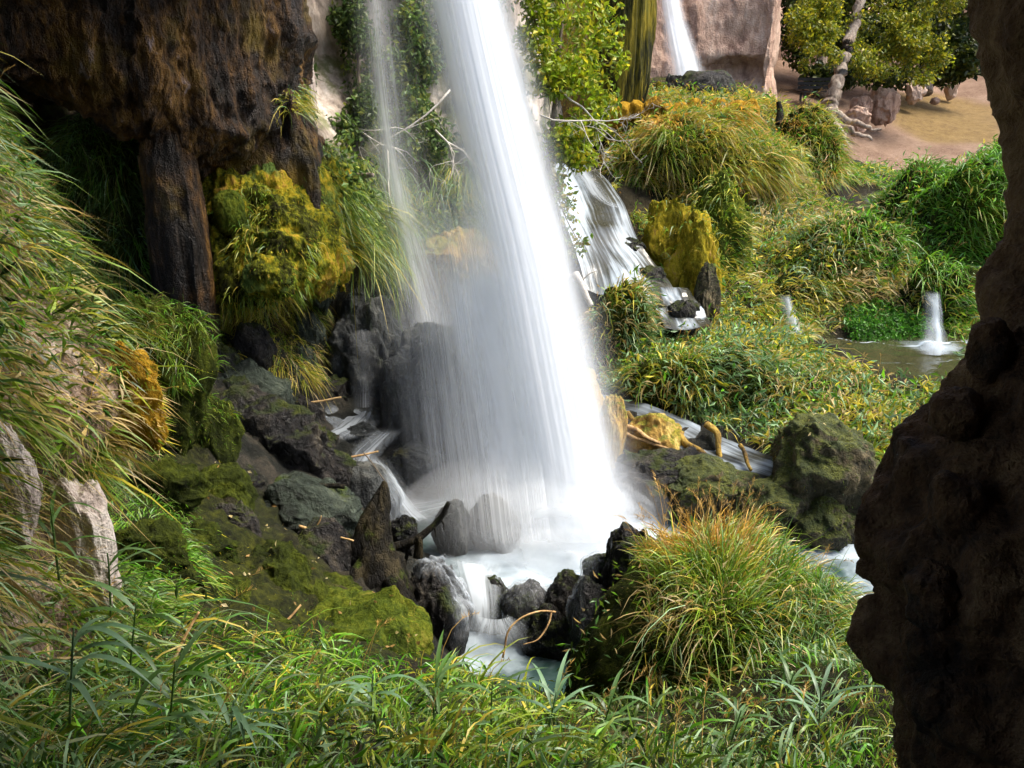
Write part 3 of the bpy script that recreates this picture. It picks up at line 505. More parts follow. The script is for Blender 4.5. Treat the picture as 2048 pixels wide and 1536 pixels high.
# left cliff furniture
R_('pillar', 'rock_pillar', (300,420,245,690), 8.7, 'cliff_wet', 'brown rock pillar standing under the overhang', 'rock', seed=90, boxy=0.25, ridged=0.1, amp=0.16, sub=6)
R_('block', 'boulder', (385,645,165,430), 9.9, 'cliff_wet', 'rust brown block under the overhang lip', seed=91, boxy=0.3, ridged=0.12)
R_('white', 'boulder', (568,632,95,225), 10.9, 'cliff_pale', 'white pointed rock slab beside the overhang', seed=92, boxy=0.3, amp=0.14)
R_('ml1', 'moss_mound', (422,490,380,452), 8.85, 'moss_green', 'smooth green moss dome on the cliff ledge', 'moss mound', seed=93, amp=0.12, warp=.15)
R_('ml4', 'moss_mound', (488,582,512,580), 8.75, 'moss_mat', 'lower yellow moss lobe jutting over the dark hollow', 'moss mound', seed=96, ridged=0.1, drip=0.06)
R_('ml6', 'moss_mound', (350,450,500,600), 9.2, 'moss_dark', 'dark moss shelf beneath the rock pillar', 'moss mound', seed=98, ridged=0.1)
R_('ml7', 'moss_mound', (600,680,470,580), 10.3, 'rock_green', 'grey green dripping curtain right of the yellow moss', 'rock', seed=99, drip=0.15)
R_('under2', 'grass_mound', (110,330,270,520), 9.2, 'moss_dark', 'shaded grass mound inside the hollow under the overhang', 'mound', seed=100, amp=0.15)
R_('hump', 'moss_mound', (225,400,585,860), 6.8, 'moss_dark', 'dark green moss hump right of the near grass bank', 'moss mound', seed=101, amp=0.2, ridged=0.1, sub=6)
R_('hump2', 'moss_mound', (330,470,770,960), 7.4, 'moss_dark', 'black green moss shoulder below the moss hump', 'moss mound', seed=102, amp=0.2, ridged=0.1, sub=6)
R_('nose', 'moss_mound', (175,318,680,850), 4.25, 'moss_orange', 'orange yellow moss nose at the edge of the near bank', 'moss mound', seed=103, amp=0.18, ridged=0.08, fine=0.07, sub=6)
R_('pinkr', 'boulder', (95,215,950,1190), 3.85, 'cliff_pale', 'pale pinkish rock showing through the near grass', seed=104, boxy=0.2, ridged=0.08)
R_('pinkl', 'boulder', (-60,60,850,1060), 3.2, 'cliff_pale', 'white grey rock at the left edge under grass', seed=105, boxy=0.2, ridged=0.08)
for k, (bx, t, m, lab) in {'mf1': ((555,860,1195,1400), 6.15, 'moss_green', 'broad green moss cushion in front of the stump'), 'mf2': ((470,640,1120,1250), 6.4, 'moss_dark', 'dark moss cushion left of the broad green cushion'),
        'mf3': ((405,525,1010,1120), 6.7, 'rock_dark', 'wet brown stone set in the moss slope'), 'mf4': ((350,500,930,1040), 7.0, 'moss_dark', 'dark moss bulge under the glistening rock mass'),
        'mf5': ((560,720,1060,1180), 7.2, 'rock_dark', 'dark stone slope left of the stump'), 'mf6': ((500,700,960,1080), 7.7, 'rock_green', 'greenish stone under the long fallen branch'),
        'mf7': ((270,420,1110,1260), 5.4, 'moss_dark', 'moss hummock at the edge of the foreground grass'), 'mf8': ((690,800,1230,1360), 6.3, 'moss_dark', 'moss lump below the stump roots')}.items():
    R_(k, 'moss_mound' if m.startswith('moss') else 'boulder', bx, t, m, lab, 'moss mound' if m.startswith('moss') else 'boulder', seed=hash(k) % 50 + 110 if False else 110 + len(B), ridged=0.1, amp=0.18, sub=6)
LP = [('moss hump','moss_dark','moss_mound','moss mound'),('wet stone','rock_dark','boulder','boulder'),('green stone','rock_green','boulder','boulder')]
for i, (x, y, t, s, m) in enumerate(((330,960,6.2,60,0),(400,1090,6.1,55,0),(470,1090,6.8,45,1),(540,1120,6.6,60,0),(430,1200,5.6,70,0),(520,1260,5.6,60,0),(560,1020,7.6,55,2),(640,1010,7.9,60,2),(650,1180,6.7,55,0),(360,1180,5.2,60,0),(620,1140,7.0,40,1),(480,960,7.6,45,1),(700,1110,7.5,45,2),(300,1080,5.2,60,0))):
    w_ = LP[m]; R_('lp%d' % i, w_[2], (x - s, x + s * 1.1, y - s * .55, y + s * .8), t, w_[1], ['dark','low','half buried','ragged','brownish','flat','lumpy','cracked','small','broad','shallow','rough','smooth','shaded'][i] + ' ' + w_[0] + ' on the left slope ' + ['below the moss hump','under the near bank','beside the wet brown stone','above the dark moss cushion','at the grass edge','left of the broad green cushion','under the long branch','behind the forked twig','below the dark stone slope','by the short bright grass','left of the forked twig','below the glistening rocks','left of the stump base','at the near bank foot'][i], w_[3], seed=220 + i, ridged=0.16, amp=.25, sub=5, warp=.35, fine=.12)
for i, (x0, x1, y0, y1, t, lab) in enumerate(((395,480,690,780,9.2,'dark stone added for shade in the corner under the hollow'),(455,545,660,745,9.7,'rough dark stone added for shade behind the blue green slab'),(610,665,740,800,10.6,'small dark stone left of the tall dome boulder'),(430,520,760,840,9.0,'wet stone on top of the glistening rock mass'),(560,640,800,880,9.7,'dark stone at the head of the left cascade'),(500,580,860,950,8.9,'knobbly wet stone above the long fallen branch'))):
    R_('dk%d' % i, 'boulder', (x0, x1, y0, y1), t, 'rock_dark', lab, seed=250 + i, ridged=.15, amp=.25, warp=.35, sub=5)  # black stones added to darken the hollow, which the overhang leaves unshaded
for i, (x0, x1, y0, y1, t, lab) in enumerate(((1196,1262,432,475,14.95,'dark stone breaking the upper cascade near its top'),(1225,1290,478,520,14.25,'dark stone at the right edge of the upper cascade'),(1140,1200,470,520,14.35,'wet stone in the middle of the upper cascade'),(1270,1330,535,580,13.75,'low stone at the foot of the upper cascade'))):
    R_('cs%d' % i, 'boulder', (x0, x1, y0, y1), t, 'rock_dark', lab, seed=265 + i, ridged=.15, amp=.25, warp=.35, sub=5)
# grassy mounds
R_('mound', 'grass_mound', (1140,1690,1075,1680), 6.1, 'moss_dark', 'large grassy mound in the right foreground', 'mound', seed=130, warp=.12, amp=0.12, dep=0.72, ridged=0.04, sub=6, sink=0.0)
R_('moundb', 'grass_mound', (1420,1860,1270,1720), 5.9, 'moss_dark', 'lower shoulder of the right foreground mound beside the cave wall', 'mound', seed=139, warp=.15, amp=.12, dep=.7, sub=6, sink=0.0)
R_('tuft', 'grass_mound', (1180,1288,575,770), 12.9, 'moss_dark', 'grass mound standing in the cascade right of the main fall', 'mound', seed=131, amp=0.15)
R_('terr', 'grass_mound', (1225,1570,252,400), 16.9, 'moss_dark', 'overhanging grass terrace below the far waterfall', 'mound', seed=132, amp=0.22, dep=0.7, sub=6)
R_('terr2', 'grass_mound', (1545,1680,225,350), 18.2, 'moss_dark', 'small grass knoll at the edge of the sand', 'mound', seed=133, amp=0.13)
R_('gbig', 'grass_mound', (1740,2120,335,700), 16.4, 'moss_dark', 'broad bright green grass hill right of the small pool', 'mound', seed=134, amp=0.12, dep=0.8, sub=6)
R_('gmid', 'grass_mound', (1470,1810,480,700), 15.2, 'moss_dark', 'grass bank between the two little waterfalls', 'mound', seed=135, amp=0.14, dep=0.7, sub=6)
R_('glow', 'grass_mound', (1260,1620,690,900), 11.6, 'moss_dark', 'grass bank along the near side of the stream', 'mound', seed=136, amp=0.14, dep=0.55, rot=-0.4, sub=6)
R_('fb1', 'grass_mound', (1790,1960,535,720), 14.3, 'moss_dark', 'grass bank the little fan waterfall drops from', 'mound', seed=142, amp=.14, dep=.5)
R_('fb2', 'grass_mound', (1520,1660,555,700), 14.2, 'moss_dark', 'grass bank the slim little waterfall drops from', 'mound', seed=143, amp=.14, dep=.5)
# dripping lumps on the cave wall
cw = empty('cave_knobs', P(1750, 1300, 2.35)); tag(cw, 'brown knobs of dripstone along the cave wall edge', 'dripstone')
for i, (x, y, s, dt) in enumerate([(1730,1062,30,0),(1742,1128,26,0),(1752,1165,17,0),(1724,1283,24,0),(1748,1305,22,0),(1772,1352,20,0),(1800,1085,44,-.12),(1850,1190,50,-.3),(1790,1215,34,-.1),(1840,1290,44,-.25),(1812,965,34,-.1),(1890,830,44,-.2),(1890,1010,46,-.3),(1860,1400,40,-.3),(1775,1010,26,-.05),(1960,700,40,-.2),(1812,1440,26,-.1)]):
    s_ = 2.35 / FPX; o = blob('knob', P(x + 18, y, 2.38 + dt), (s * s_, s * s_, s * s_ * random.uniform(1.1, 1.5)), M['cave'], 140 + i, amp=0.3, fine=0.12, sub=4)
    o.data.transform(__import__('mathutils').Matrix.Translation(-cw.location)); o.parent = cw

# ------------------------------------------------------------------ water
def sheet(name, L, Rr, mat, dens, parent=None, nv=60, nu=24, bulge=0.0, lump=0.0, seed=0, attr='dens', usc=1.0, drape=None, corr=0.0):
    L = P(*np.array(L, float).T); Rr = P(*np.array(Rr, float).T); A_ = crom(L, nv); B_ = crom(Rr, nv)
    u = np.linspace(0, 1, nu); V = A_[:, None] * (1 - u)[None, :, None] + B_[:, None] * u[None, :, None]
    V[..., 1] -= bulge * np.sin(np.pi * u)[None]
    vv = np.linspace(0, 1, nv); U_, V_ = np.meshgrid(u, vv)
    if corr: V[..., 1] += corr * vnoise(np.stack([U_ * nu * .3, V_ * 3, 0 * U_ + seed], -1), seed)
    if lump: V = V + (lump * fbm(V * 2.2 + seed, 4, seed))[..., None] * np.array([0, -0.5, 0.8])
    if drape is not None: V[..., 2] = np.maximum(V[..., 2], zterr(V[..., 0], V[..., 1]) + drape + .06 * fbm(V * 1.6 + seed, 2, seed))
    length = np.linalg.norm(np.diff((A_ + B_) / 2, axis=0), axis=1).sum()
    uv = np.stack([U_ * usc + seed * 0.37, V_ * length * 0.5 + seed * 0.71], -1).reshape(-1, 2)
    return mesh_np(name, V.reshape(-1, 3), grid_faces(nv, nu), mat, parent, attrs={attr: np.clip(dens(U_, V_), 0, 1).ravel()}, uv=uv)
def bump_(u, p=1.0): return np.sin(np.pi * u) ** (3.2 / p)
def sm(x, a, b): x = np.clip((x - a) / (b - a), 0, 1); return x * x * (3 - 2 * x)
def lr(c, k=1.0, o=0.0, t=None): # centre list -> left, right
    return ([(x - hw * k + o, y, tt if t is None else tt + t) for x, y, hw, tt in c], [(x + hw * k + o, y, tt if t is None else tt + t) for x, y, hw, tt in c])
wf = empty('waterfall', PZ(1150, 1090, -4.4)); tag(wf, 'tall white main waterfall plunging into the pool', 'waterfall')
wf_inv = -np.array(wf.location)
def under(o, root):
    o.data.transform(__import__('mathutils').Matrix.Translation(-root.location)); o.parent = root; return o
CC = [(872,-300,60,9.35),(935,0,66,9.3),(992,250,72,9.25),(1054,500,78,9.15),(1104,750,84,9.05),(1142,950,90,9.0),(1160,1075,94,8.95)]
for k, o_, dt, d_, p_, sd in ((1.35,0,0,1.2,1.5,1),(1.8,6,.14,0.8,1.2,2),(1.8,-8,-.14,0.75,1.2,3),(1.15,4,-.24,1.15,1.5,4),(2.1,-12,.3,0.45,1.0,5),(1.9,8,.4,0.45,1.0,6)):
    l, r = lr(CC, k, o_, dt); under(sheet('water_sheet', l, r, M['veil'], lambda u, v: d_ * bump_(u, p_) * (1 - .55 * sm(v, .88, 1)), None, 90, 110, 0.12, seed=sd, corr=.005), wf)
# broad thin veil left of the core
VL = [(735,300,9.7),(772,560,9.7),(800,800,9.5),(822,1015,9.25)]; VR = [(1020,300,9.5),(1075,560,9.4),(1115,800,9.3),(1150,1015,9.2)]
for q, (dx, dt, d_) in enumerate(((0,0,.95),(-40,.35,.8),(40,-.25,.9),(90,-.1,1.0),(20,.6,.8))):
    l = [(x + dx, y, t + dt) for x, y, t in VL]; r = [(x + dx * .3, y, t + dt) for x, y, t in VR]
    under(sheet('water_veil', l, r, M['veil_thin'], lambda u, v: d_ * sm(v, 0, .5) * sm(u, -.12, 0.8) * sm(1 - u, 0, .2) * 1.3, None, 90, 60, 0.1, seed=10 + q, corr=.004), wf)
l = [(845,900,8.6),(855,980,8.45),(865,1060,8.35),(880,1110,8.3)]; r = [(1080,900,8.6),(1090,980,8.45),(1100,1060,8.35),(1110,1110,8.3)]
under(sheet('water_veil', l, r, M['veil_thin'], lambda u, v: .6 * sm(v, 0, .4) * sm(u, 0, .6) * sm(1 - v, 0, .4), None, 50, 40, 0.1, seed=19), wf)
l = [(1050,300,9.0),(1120,600,8.95),(1170,850,8.9),(1190,1030,8.85)]; r = [(1085,300,9.1),(1170,600,9.1),(1222,850,9.05),(1262,1030,9.0)]
under(sheet('water_veil', l, r, M['veil_thin'], lambda u, v: 0.5 * sm(1 - u, 0, 1) * sm(v, 0, .3), None, 60, 20, 0.05, seed=21), wf)
# spray bursting at the foot
for q, (x, y, wd, ht, t, d_) in enumerate(((1120,1040,130,95,8.75,.75),(1180,1060,110,90,8.6,.7),(1060,1060,130,90,8.7,.5),(1150,1100,150,70,8.4,.75),(960,1010,170,80,9.3,.45),(1220,1040,90,70,8.9,.5))):
    o = blob('spray', P(x, y, t), (wd * t / FPX, wd * t / FPX * .7, ht * t / FPX), None, 170 + q, amp=0.25, fine=0.0, sub=4)
    me = o.data; U_, _ = ico(4); vd = nrm(CAM - np.array(P(x, y, t)))
    del_ = me
    at = me.attributes.new('dens', 'FLOAT', 'POINT'); facing = np.abs((nrm(U_ / np.array([1, .7, ht / wd])) @ vd)); at.data.foreach_set('value', np.full(len(U_), d_ * 0.45, np.float32))
    b = bpy.data.materials.get('spray')
    if b is None:
        b = N('spray'); lw = b.add('ShaderNodeLayerWeight', {'Blend': 0.5}).outputs['Facing']; a = b.math('POWER', b.math('SUBTRACT', 1.0, lw), 2.2)
        a = b.math('MULTIPLY', a, b.attr('dens')); a = b.math('MULTIPLY', a, b.math('ADD', 0.4, b.noise(b.pos(), 2.5, 4, 0.6)), clamp=True)
        d1 = b.add('ShaderNodeBsdfDiffuse', {'Color': (.9, .93, .95, 1)}); d2 = b.add('ShaderNodeBsdfTranslucent', {'Color': (.9, .93, .95, 1)}); d3 = b.add('ShaderNodeMixShader', {0: .5, 1: d1.outputs[0], 2: d2.outputs[0]})
        b = b.surf(b.add('ShaderNodeMixShader', {0: a, 1: b.add('ShaderNodeBsdfTransparent').outputs[0], 2: d3.outputs[0]}).outputs[0])
    me.materials.append(b); under(o, wf)
tf = empty('waterfall', P(860, 690, 11.3)); tag(tf, 'thin misty waterfall left of the main fall landing on the rocks', 'waterfall')
TC = [(728,-300,20,11.3),(750,0,26,11.3),(775,250,32,11.3),(812,450,40,11.3),(842,580,50,11.25),(866,695,62,11.1)]
for k, o_, dt, d_, sd in ((0.9,0,0,.75,31),(1.8,-4,.15,.5,32),(2.8,10,-.2,.35,33)):
    l, r = lr(TC, k, o_, dt); under(sheet('water_sheet', l, r, M['veil_thin'], lambda u, v: d_ * bump_(u, 1.4) * (0.8 + .5 * v), None, 80, 20, 0.06, seed=sd), tf)
l = [(800,640,11.2),(800,690,11.0),(790,720,10.9)]; r = [(880,600,11.2),(930,690,10.9),(960,715,10.8)]
under(sheet('water_splash', l, r, M['veil_soft'], lambda u, v: .8 * bump_(u, 1.6) * sm(v, 0, .4) * sm(1 - v, 0, .2), None, 30, 20, 0.15, seed=35), tf)
tr = empty('waterfall', P(715, 800, 10.6)); tag(tr, 'faint trickle veil over the tall grey dome boulder', 'waterfall')
l = [(675,545,11.5),(672,620,11.0),(690,700,10.3),(700,810,10.2)]; r = [(735,540,11.5),(760,620,10.9),(770,700,10.3),(760,810,10.2)]
under(sheet('water_veil', l, r, M['veil_thin'], lambda u, v: .55 * bump_(u, 1.5) * (.7 + .4 * np.sin(v * 7)), None, 50, 20, 0.1, seed=36), tr)
# films of water over domes
def film(key, parent, fn, seed, mat='veil_soft', lab=None):
    o, c, r, sd, kw = B[key]; V, F_, Nn = SURF[key]; U_ = nrm((V - c) / r); az = np.arctan2(U_[:, 1], U_[:, 0]); pol = np.arccos(np.clip(U_[:, 2], -1, 1))
    d = np.clip(fn(U_, az, pol), 0, 1); keepf = d[F_].max(1) > 0.01
    uv = np.stack([az / 6.28 * 3, pol * np.linalg.norm(r) * 0.5 + seed * .3], 1)
    V2 = V + Nn * 0.02 + np.array([0, 0, 0.012]); used = np.unique(F_[keepf]); mp = np.full(len(V), -1); mp[used] = np.arange(len(used))
    return under(mesh_np('water_film', V2[used], mp[F_[keepf]], M[mat], None, attrs={'dens': d[used]}, uv=uv[used]), parent)
cs = empty('cascade', PZ(960, 1240, -4.76)); tag(cs, 'white cascade spilling over the black dome rock into the lower pool', 'cascade')
film('dome', cs, lambda U, a, p: .62 * sm(U[:, 0], .3, .85) * sm(1.9 - p, 0, .7) + .3 * sm(U[:, 2], .75, .97), 1)
film('rim1', cs, lambda U, a, p: .75 * sm(-U[:, 0], -.4, .6) * sm(U[:, 2], -.2, .5), 2)
film('rim1', cs, lambda U, a, p: .3 * sm(U[:, 2], .2, .9), 6, 'veil_thin')
film('sm1', cs, lambda U, a, p: .7 * sm(U[:, 0], .35, .9), 5)
film('rim4', cs, lambda U, a, p: .45 * sm(-U[:, 0], -.3, .9), 7)
film('rim3', cs, lambda U, a, p: .3 * sm(-U[:, 0], 0, .9), 8)
l = [(870,1095,8.3),(885,1125,7.9),(910,1180,7.7),(930,1240,7.6),(935,1275,7.6)]; r = [(1030,1120,8.4),(1015,1150,8.0),(1010,1190,7.8),(1010,1240,7.7),(1060,1275,7.7)]
under(sheet('water_sheet', l, r, M['veil_soft'], lambda u, v: 1.0 * bump_(u, 2) * sm(1 - v, 0, .5) * sm(v, 0, .15), None, 50, 24, 0.1, lump=.06, seed=41), cs)
l = [(900,1290,7.3),(905,1240,7.2),(930,1225,7.2)]; r = [(1110,1290,7.4),(1080,1250,7.3),(1050,1225,7.3)]
under(sheet('water_splash', [(940,1225,7.6),(905,1255,7.5),(890,1290,7.5)], [(1040,1225,7.7),(1080,1260,7.6),(1120,1300,7.55)], M['veil_soft'], lambda u, v: .75 * bump_(u, 2) * sm(1 - v, 0, .9), None, 30, 24, 0.12, lump=.05, seed=42), cs)
lc = empty('cascade', P(740, 950, 9.6)); tag(lc, 'small left cascade winding down between grey boulders', 'cascade')
for q, (l, r, d_) in enumerate((([(690,805,10.5),(640,835,10.1),(610,860,9.7)],[(770,815,10.5),(760,850,10.0),(700,885,9.6)],.8), ([(755,850,9.9),(700,895,9.5),(690,930,9.3)],[(815,860,9.9),(770,905,9.5),(745,940,9.2)],.7),
        ([(700,915,9.4),(745,960,9.0),(775,1010,8.9),(800,1040,8.8)],[(765,900,9.4),(800,945,9.1),(840,1005,9.0),(890,1040,8.9)],.85), ([(780,1000,9.3),(850,990,9.4),(950,975,9.5),(1050,990,9.3)],[(800,1045,8.7),(870,1040,8.8),(960,1025,8.9),(1060,1040,8.8)],.6)
        )):
    under(sheet('water_sheet', l, r, M['veil_soft'], lambda u, v: d_ * bump_(u, 2.2) * sm(v, 0, .15) * sm(1 - v, 0, .15), None, 40, 24, 0.08, lump=.10, seed=50 + q, drape=.08), lc)
uc = empty('cascade', P(1250, 500, 14.3)); tag(uc, 'upper cascade running down past the yellow moss mound', 'cascade')
UL = [(1085,318,17.6),(1105,400,15.6),(1125,480,14.5),(1150,560,13.7),(1170,620,13.2)]; UR = [(1140,335,17.2),(1235,425,15.4),(1275,490,14.3),(1330,560,13.8),(1370,640,13.2)]
under(sheet('stream_surface', UL, UR, M['cascade'], lambda u, v: .36 + .22 * sm(1 - u, .2, .8) - .16 * np.sin(u * 9 + v * 7), None, 70, 40, 0.1, lump=.07, seed=61, attr='foam', drape=.30), uc)
under(sheet('stream_surface', [(1295,570,13.5),(1310,620,13.1),(1330,672,12.75)], [(1375,575,13.5),(1405,620,13.1),(1420,668,12.8)], M['stream'], lambda u, v: .36 - .2 * np.cos(u * 7) * np.sin(v * 9), None, 40, 30, 0.1, lump=.14, seed=62, attr='foam', drape=.24), uc)
under(sheet('water_sheet', [(1110,345,17),(1165,400,15.4),(1200,440,15.0)], [(1150,345,17),(1220,405,15.2),(1250,440,14.9)], M['veil_soft'], lambda u, v: .7 * bump_(u, 2), None, 40, 20, 0.1, lump=.1, seed=63, drape=.36), uc)
for q, (c, lab) in enumerate(((([(1566,585,13,13.7),(1574,615,14,13.55),(1586,650,15,13.3),(1600,692,17,12.9)]), 'slim little waterfall between two grass banks'), ([(1860,580,17,13.75),(1863,605,17,13.55),(1865,638,19,13.35),(1866,665,23,13.1),(1866,704,30,12.7)], 'little fan waterfall dropping into the small right pool'))):
    e = empty('waterfall', P(c[-1][0], c[-1][1], c[-1][3])); tag(e, lab, 'waterfall')
    for k, d_ in ((.8, .7), (1.2, .4)):
        l, r = lr(c, k, 0, -.1 * k); under(sheet('water_sheet', l, r, M['veil_soft'], lambda u, v: d_ * bump_(u, 3) * sm(v, 0, .12), None, 40, 16, 0.15, lump=.08, seed=65 + q, usc=.4), e)
ff = empty('waterfall', P(1385, 175, 20.9)); tag(ff, 'far white waterfall against the pink cliff', 'waterfall')
FC = [(1315,-200,18,21.6),(1340,0,22,21.4),(1352,60,26,21.3),(1366,120,32,21.1),(1380,185,38,20.9)]
for k, dt, d_, sd in ((1,0,1.0,71),(1.3,-.15,.7,72),(.7,.15,1.1,73)):
    l, r = lr(FC, k, 0, dt); under(sheet('water_sheet', l, r, M['veil'], lambda u, v: d_ * bump_(u, 2.2), None, 40, 60, 0.15, seed=sd, usc=.5, corr=.012), ff)
sf = empty('waterfall', P(1285, 70, 18.5)); tag(sf, 'short water spout beside the mossy travertine column', 'waterfall')
l, r = lr([(1268,-80,12,19),(1274,0,14,18.9),(1284,50,13,18.7),(1292,110,8,18.6)]); under(sheet('water_sheet', l, r, M['veil'], lambda u, v: .7 * bump_(u, 2) * sm(1 - v, 0, .5), None, 30, 12, 0.1, seed=75, usc=.3), sf)
def flat(name, x0, x1, y0, y1, z, mat, foam, label, nx=120, ny_=120, wav=0.03):
    XX, YY = np.meshgrid(np.linspace(x0, x1, nx), np.linspace(y0, y1, ny_)); V = np.stack([XX, YY, z(XX, YY) + 6 if callable(z) else np.full(XX.shape, z + 6.0)], -1).reshape(-1, 3)
    fo = foam(V); V[:, 2] += wav * fbm(V * 2.0, 4, 5) + 0.8 * wav * fbm(V * 5.0, 3, 6) * fo
    tag(mesh_np(name, V, grid_faces(ny_, nx), mat, attrs={'foam': fo}, uv=V[:, :2] * .5), label, kind='structure')
fb = PZ(1150, 1075, -4.4)
def poolfoam(V):
    d = np.hypot(V[:, 0] - fb[0], V[:, 1] - fb[1]); f = .75 * np.exp(-(d / 1.15) ** 2) + .22 + .12 * np.sin(V[:, 0] * 3 + V[:, 1] * 2); return np.clip(f + .25 * sm(V[:, 0], 1.4, 2.6), 0, 1)
flat('plunge_pool', -1.7, 5.2, 6.6, 10.6, lambda x, y: -4.4 - 0.05 * np.clip(x - 1.6, 0, 4) - .4 * sm(7.02 - y, 0, .32), M['pool'], poolfoam, 'milky foaming plunge pool and its outflow stream', wav=0.06)
lp = PZ(980, 1270, -4.76)
flat('lower_pool', -1.0, 1.7, 4.4, 6.95, -4.76, M['pool'], lambda V: np.clip(.75 * np.exp(-(np.hypot(V[:, 0] - lp[0], V[:, 1] - lp[1]) / .7) ** 2) + .08, 0, 1), 'dark green lower pool under the cascade')
flat('side_pool', 3.3, 9.5, 10.2, 14.2, -3.45, M['pool_brown'], lambda V: np.clip(.12 + .55 * np.exp(-(np.hypot(V[:, 0] - 6.85, V[:, 1] - 12.6) / .5) ** 2) + .35 * (np.abs(fbm(V * .9, 3, 4)) < .03), 0, 1), 'calm brown side pool between grass banks', wav=0.015)
o = sheet('stream', [(1190,788,11.75),(1300,812,11.15),(1420,862,10.45),(1545,915,9.65),(1600,930,9.4)], [(1205,850,11.2),(1290,880,10.75),(1400,930,10.05),(1530,975,9.45),(1560,985,9.3)], M['stream'], lambda u, v: .40 + .22 * np.sin(v * 17 + u * 5) ** 2, None, 80, 40, 0.0, lump=.05, seed=81, attr='foam', drape=.07); tag(o, 'shallow stream rippling down to the mossy boulder', kind='structure')
o = sheet('stream', [(1640,360,20.2),(1700,372,19.9),(1760,385,19.3)], [(1650,400,18.6),(1700,410,18.4),(1760,430,17.9)], M['pool_brown'], lambda u, v: .2 + 0 * u, None, 30, 20, 0, seed=82, attr='foam'); tag(o, 'dark rill at the edge of the sandy clearing', kind='structure')
# drifting spray round the foot of the falls
def mist(label, c, r, dens):
    U_, F_ = ico(4); o = mesh_np('mist', U_ * np.array(r) + c, F_, None); b = N('mist_%.3f' % dens)
    v = b.add('ShaderNodeVolumePrincipled', {'Color': (.97, .99, 1, 1), 'Density': dens, 'Anisotropy': .0}); b.t.links.new(v.outputs[0], b.out.inputs['Volume']); o.data.materials.append(b.m); tag(o, label, kind='stuff')
mist('white spray at the foot of the main fall', P(1070, 1015, 8.9), (1.5, .9, .6), .17)
#PART4
# ------------------------------------------------------------------ wood
def px(*pts): return [P(*q) for q in pts]
def under_all(root, *os_):
    for o in os_: under(o, root)
st = empty('tree_stump', P(765, 1200, 7.2)); tag(st, 'pointed dark mossy stump beside the cascade', 'stump')
n_ = 60; c_ = crom(np.array(px((760,1225,7.2),(758,1160,7.2),(745,1100,7.2),(752,1040,7.2),(766,990,7.22),(769,962,7.22))), n_); s_ = np.linspace(0, 1, n_)
V, F_, T3 = tube_np(c_, 0.30 * (1 - s_) ** 1.15 + 0.016, 28, 3, 0.0)
ang = np.tile(np.linspace(0, 2 * np.pi, 28, endpoint=False), n_); cc = np.repeat(c_, 28, 0); d = V[:-2] - cc
V[:-2] = cc + d * (1 + 0.30 * fbm(np.stack([np.cos(ang) * 2.2, np.sin(ang) * 2.2, cc[:, 2] * 1.1], 1), 4, 5, ridged=True) + 0.16 * fbm(V[:-2] * 12, 3, 6))[:, None] * np.array([1.0, .7, 1])
o = mesh_np('trunk', V, [F_, T3], M['wood_dark']); SURF['stump'] = (V, F_, vert_normals(V, F_)); under(o, st)
for i, q in enumerate((((740,1130,7.1),(715,1160,7.0),(720,1220,6.9),(750,1290,6.8)), ((720,1150,7.1),(700,1190,7.05),(690,1250,7.0)), ((785,1150,7.05),(810,1200,6.95),(800,1270,6.9)), ((730,1100,7.2),(690,1120,7.3),(660,1150,7.3)))):
    under(tube('root', px(*q), .08, .03, M['wood_dark'], 26, 10, i, .4, .04), st)
def branch(name, label, ctrl, r0, r1, mat, cat='branch', side=(), seed=0, wob=0.03, ns=8):
    root = empty(name, P(*ctrl[0])); tag(root, label, cat)
    under(tube('stem', px(*ctrl), r0, r1, M[mat], 30, ns, seed, .3, wob), root)
    for k, (q, a, b_) in enumerate(side): under(tube('side_branch', px(*q), a, b_, M[mat], 16, 6, seed + k + 1, .3, wob), root)
branch('fallen_branch', 'curved dark branch with drips rising over the round grey boulder', ((788,1100,7.35),(825,1085,7.35),(858,1062,7.35),(882,1035,7.35),(898,1005,7.35)), .045, .022, 'wood_dark', side=((((838,1110,7.4),(840,1085,7.37),(838,1072,7.36)),.05,.03),(((812,1080,7.36),(813,1100,7.38),(808,1130,7.4)),.03,.015),(((868,1052,7.35),(870,1062,7.35),(872,1072,7.35)),.010,.004),(((880,1040,7.35),(884,1048,7.35),(884,1058,7.35)),.010,.004)), seed=3)
branch('fallen_branch', 'long dark fallen branch lying across the left rocks', ((452,952,7.6),(520,962,7.7),(570,975,7.75),(630,972,7.8),(690,974,7.85)), .035, .025, 'wood_dark', seed=4)
branch('stick', 'tan stick resting on the dark boulder left of the cascade', ((605,808,9.9),(640,803,9.95),(683,794,10)), .016, .012, 'wood_tan', 'stick', seed=5, wob=.01)
branch('stick', 'tan stick lying across the small left cascade', ((690,918,9.0),(722,911,9.05),(757,904,9.1)), .014, .010, 'wood_tan', 'stick', seed=6, wob=.01)
branch('stick', 'thin bent twig sticking up behind the stump tip', ((727,905,8.6),(745,930,8.55),(768,962,8.5)), .008, .005, 'twig_dark', 'stick', seed=7, wob=.01)
branch('stick', 'forked tan twig on the stone slope left of the stump', ((598,1052,7.1),(640,1066,7.1),(680,1080,7.05),(708,1085,7.0)), .014, .008, 'wood_tan', 'stick', side=((((627,1073,7.08),(655,1074,7.08),(680,1080,7.06)),.009,.006),(((632,1053,7.1),(637,1043,7.1),(640,1032,7.1)),.008,.005)), seed=8, wob=.02)
branch('stick', 'reddish stick on the moss below the stump', ((553,1260,5.6),(580,1235,5.65),(602,1210,5.7)), .010, .007, 'wood_tan', 'stick', seed=9, wob=.01)
branch('stick', 'tall tan reed stalk standing in the foreground grass', ((337,1345,4.0),(365,1285,4.05),(398,1224,4.1)), .010, .007, 'wood_tan', 'stick', seed=10, wob=.005)
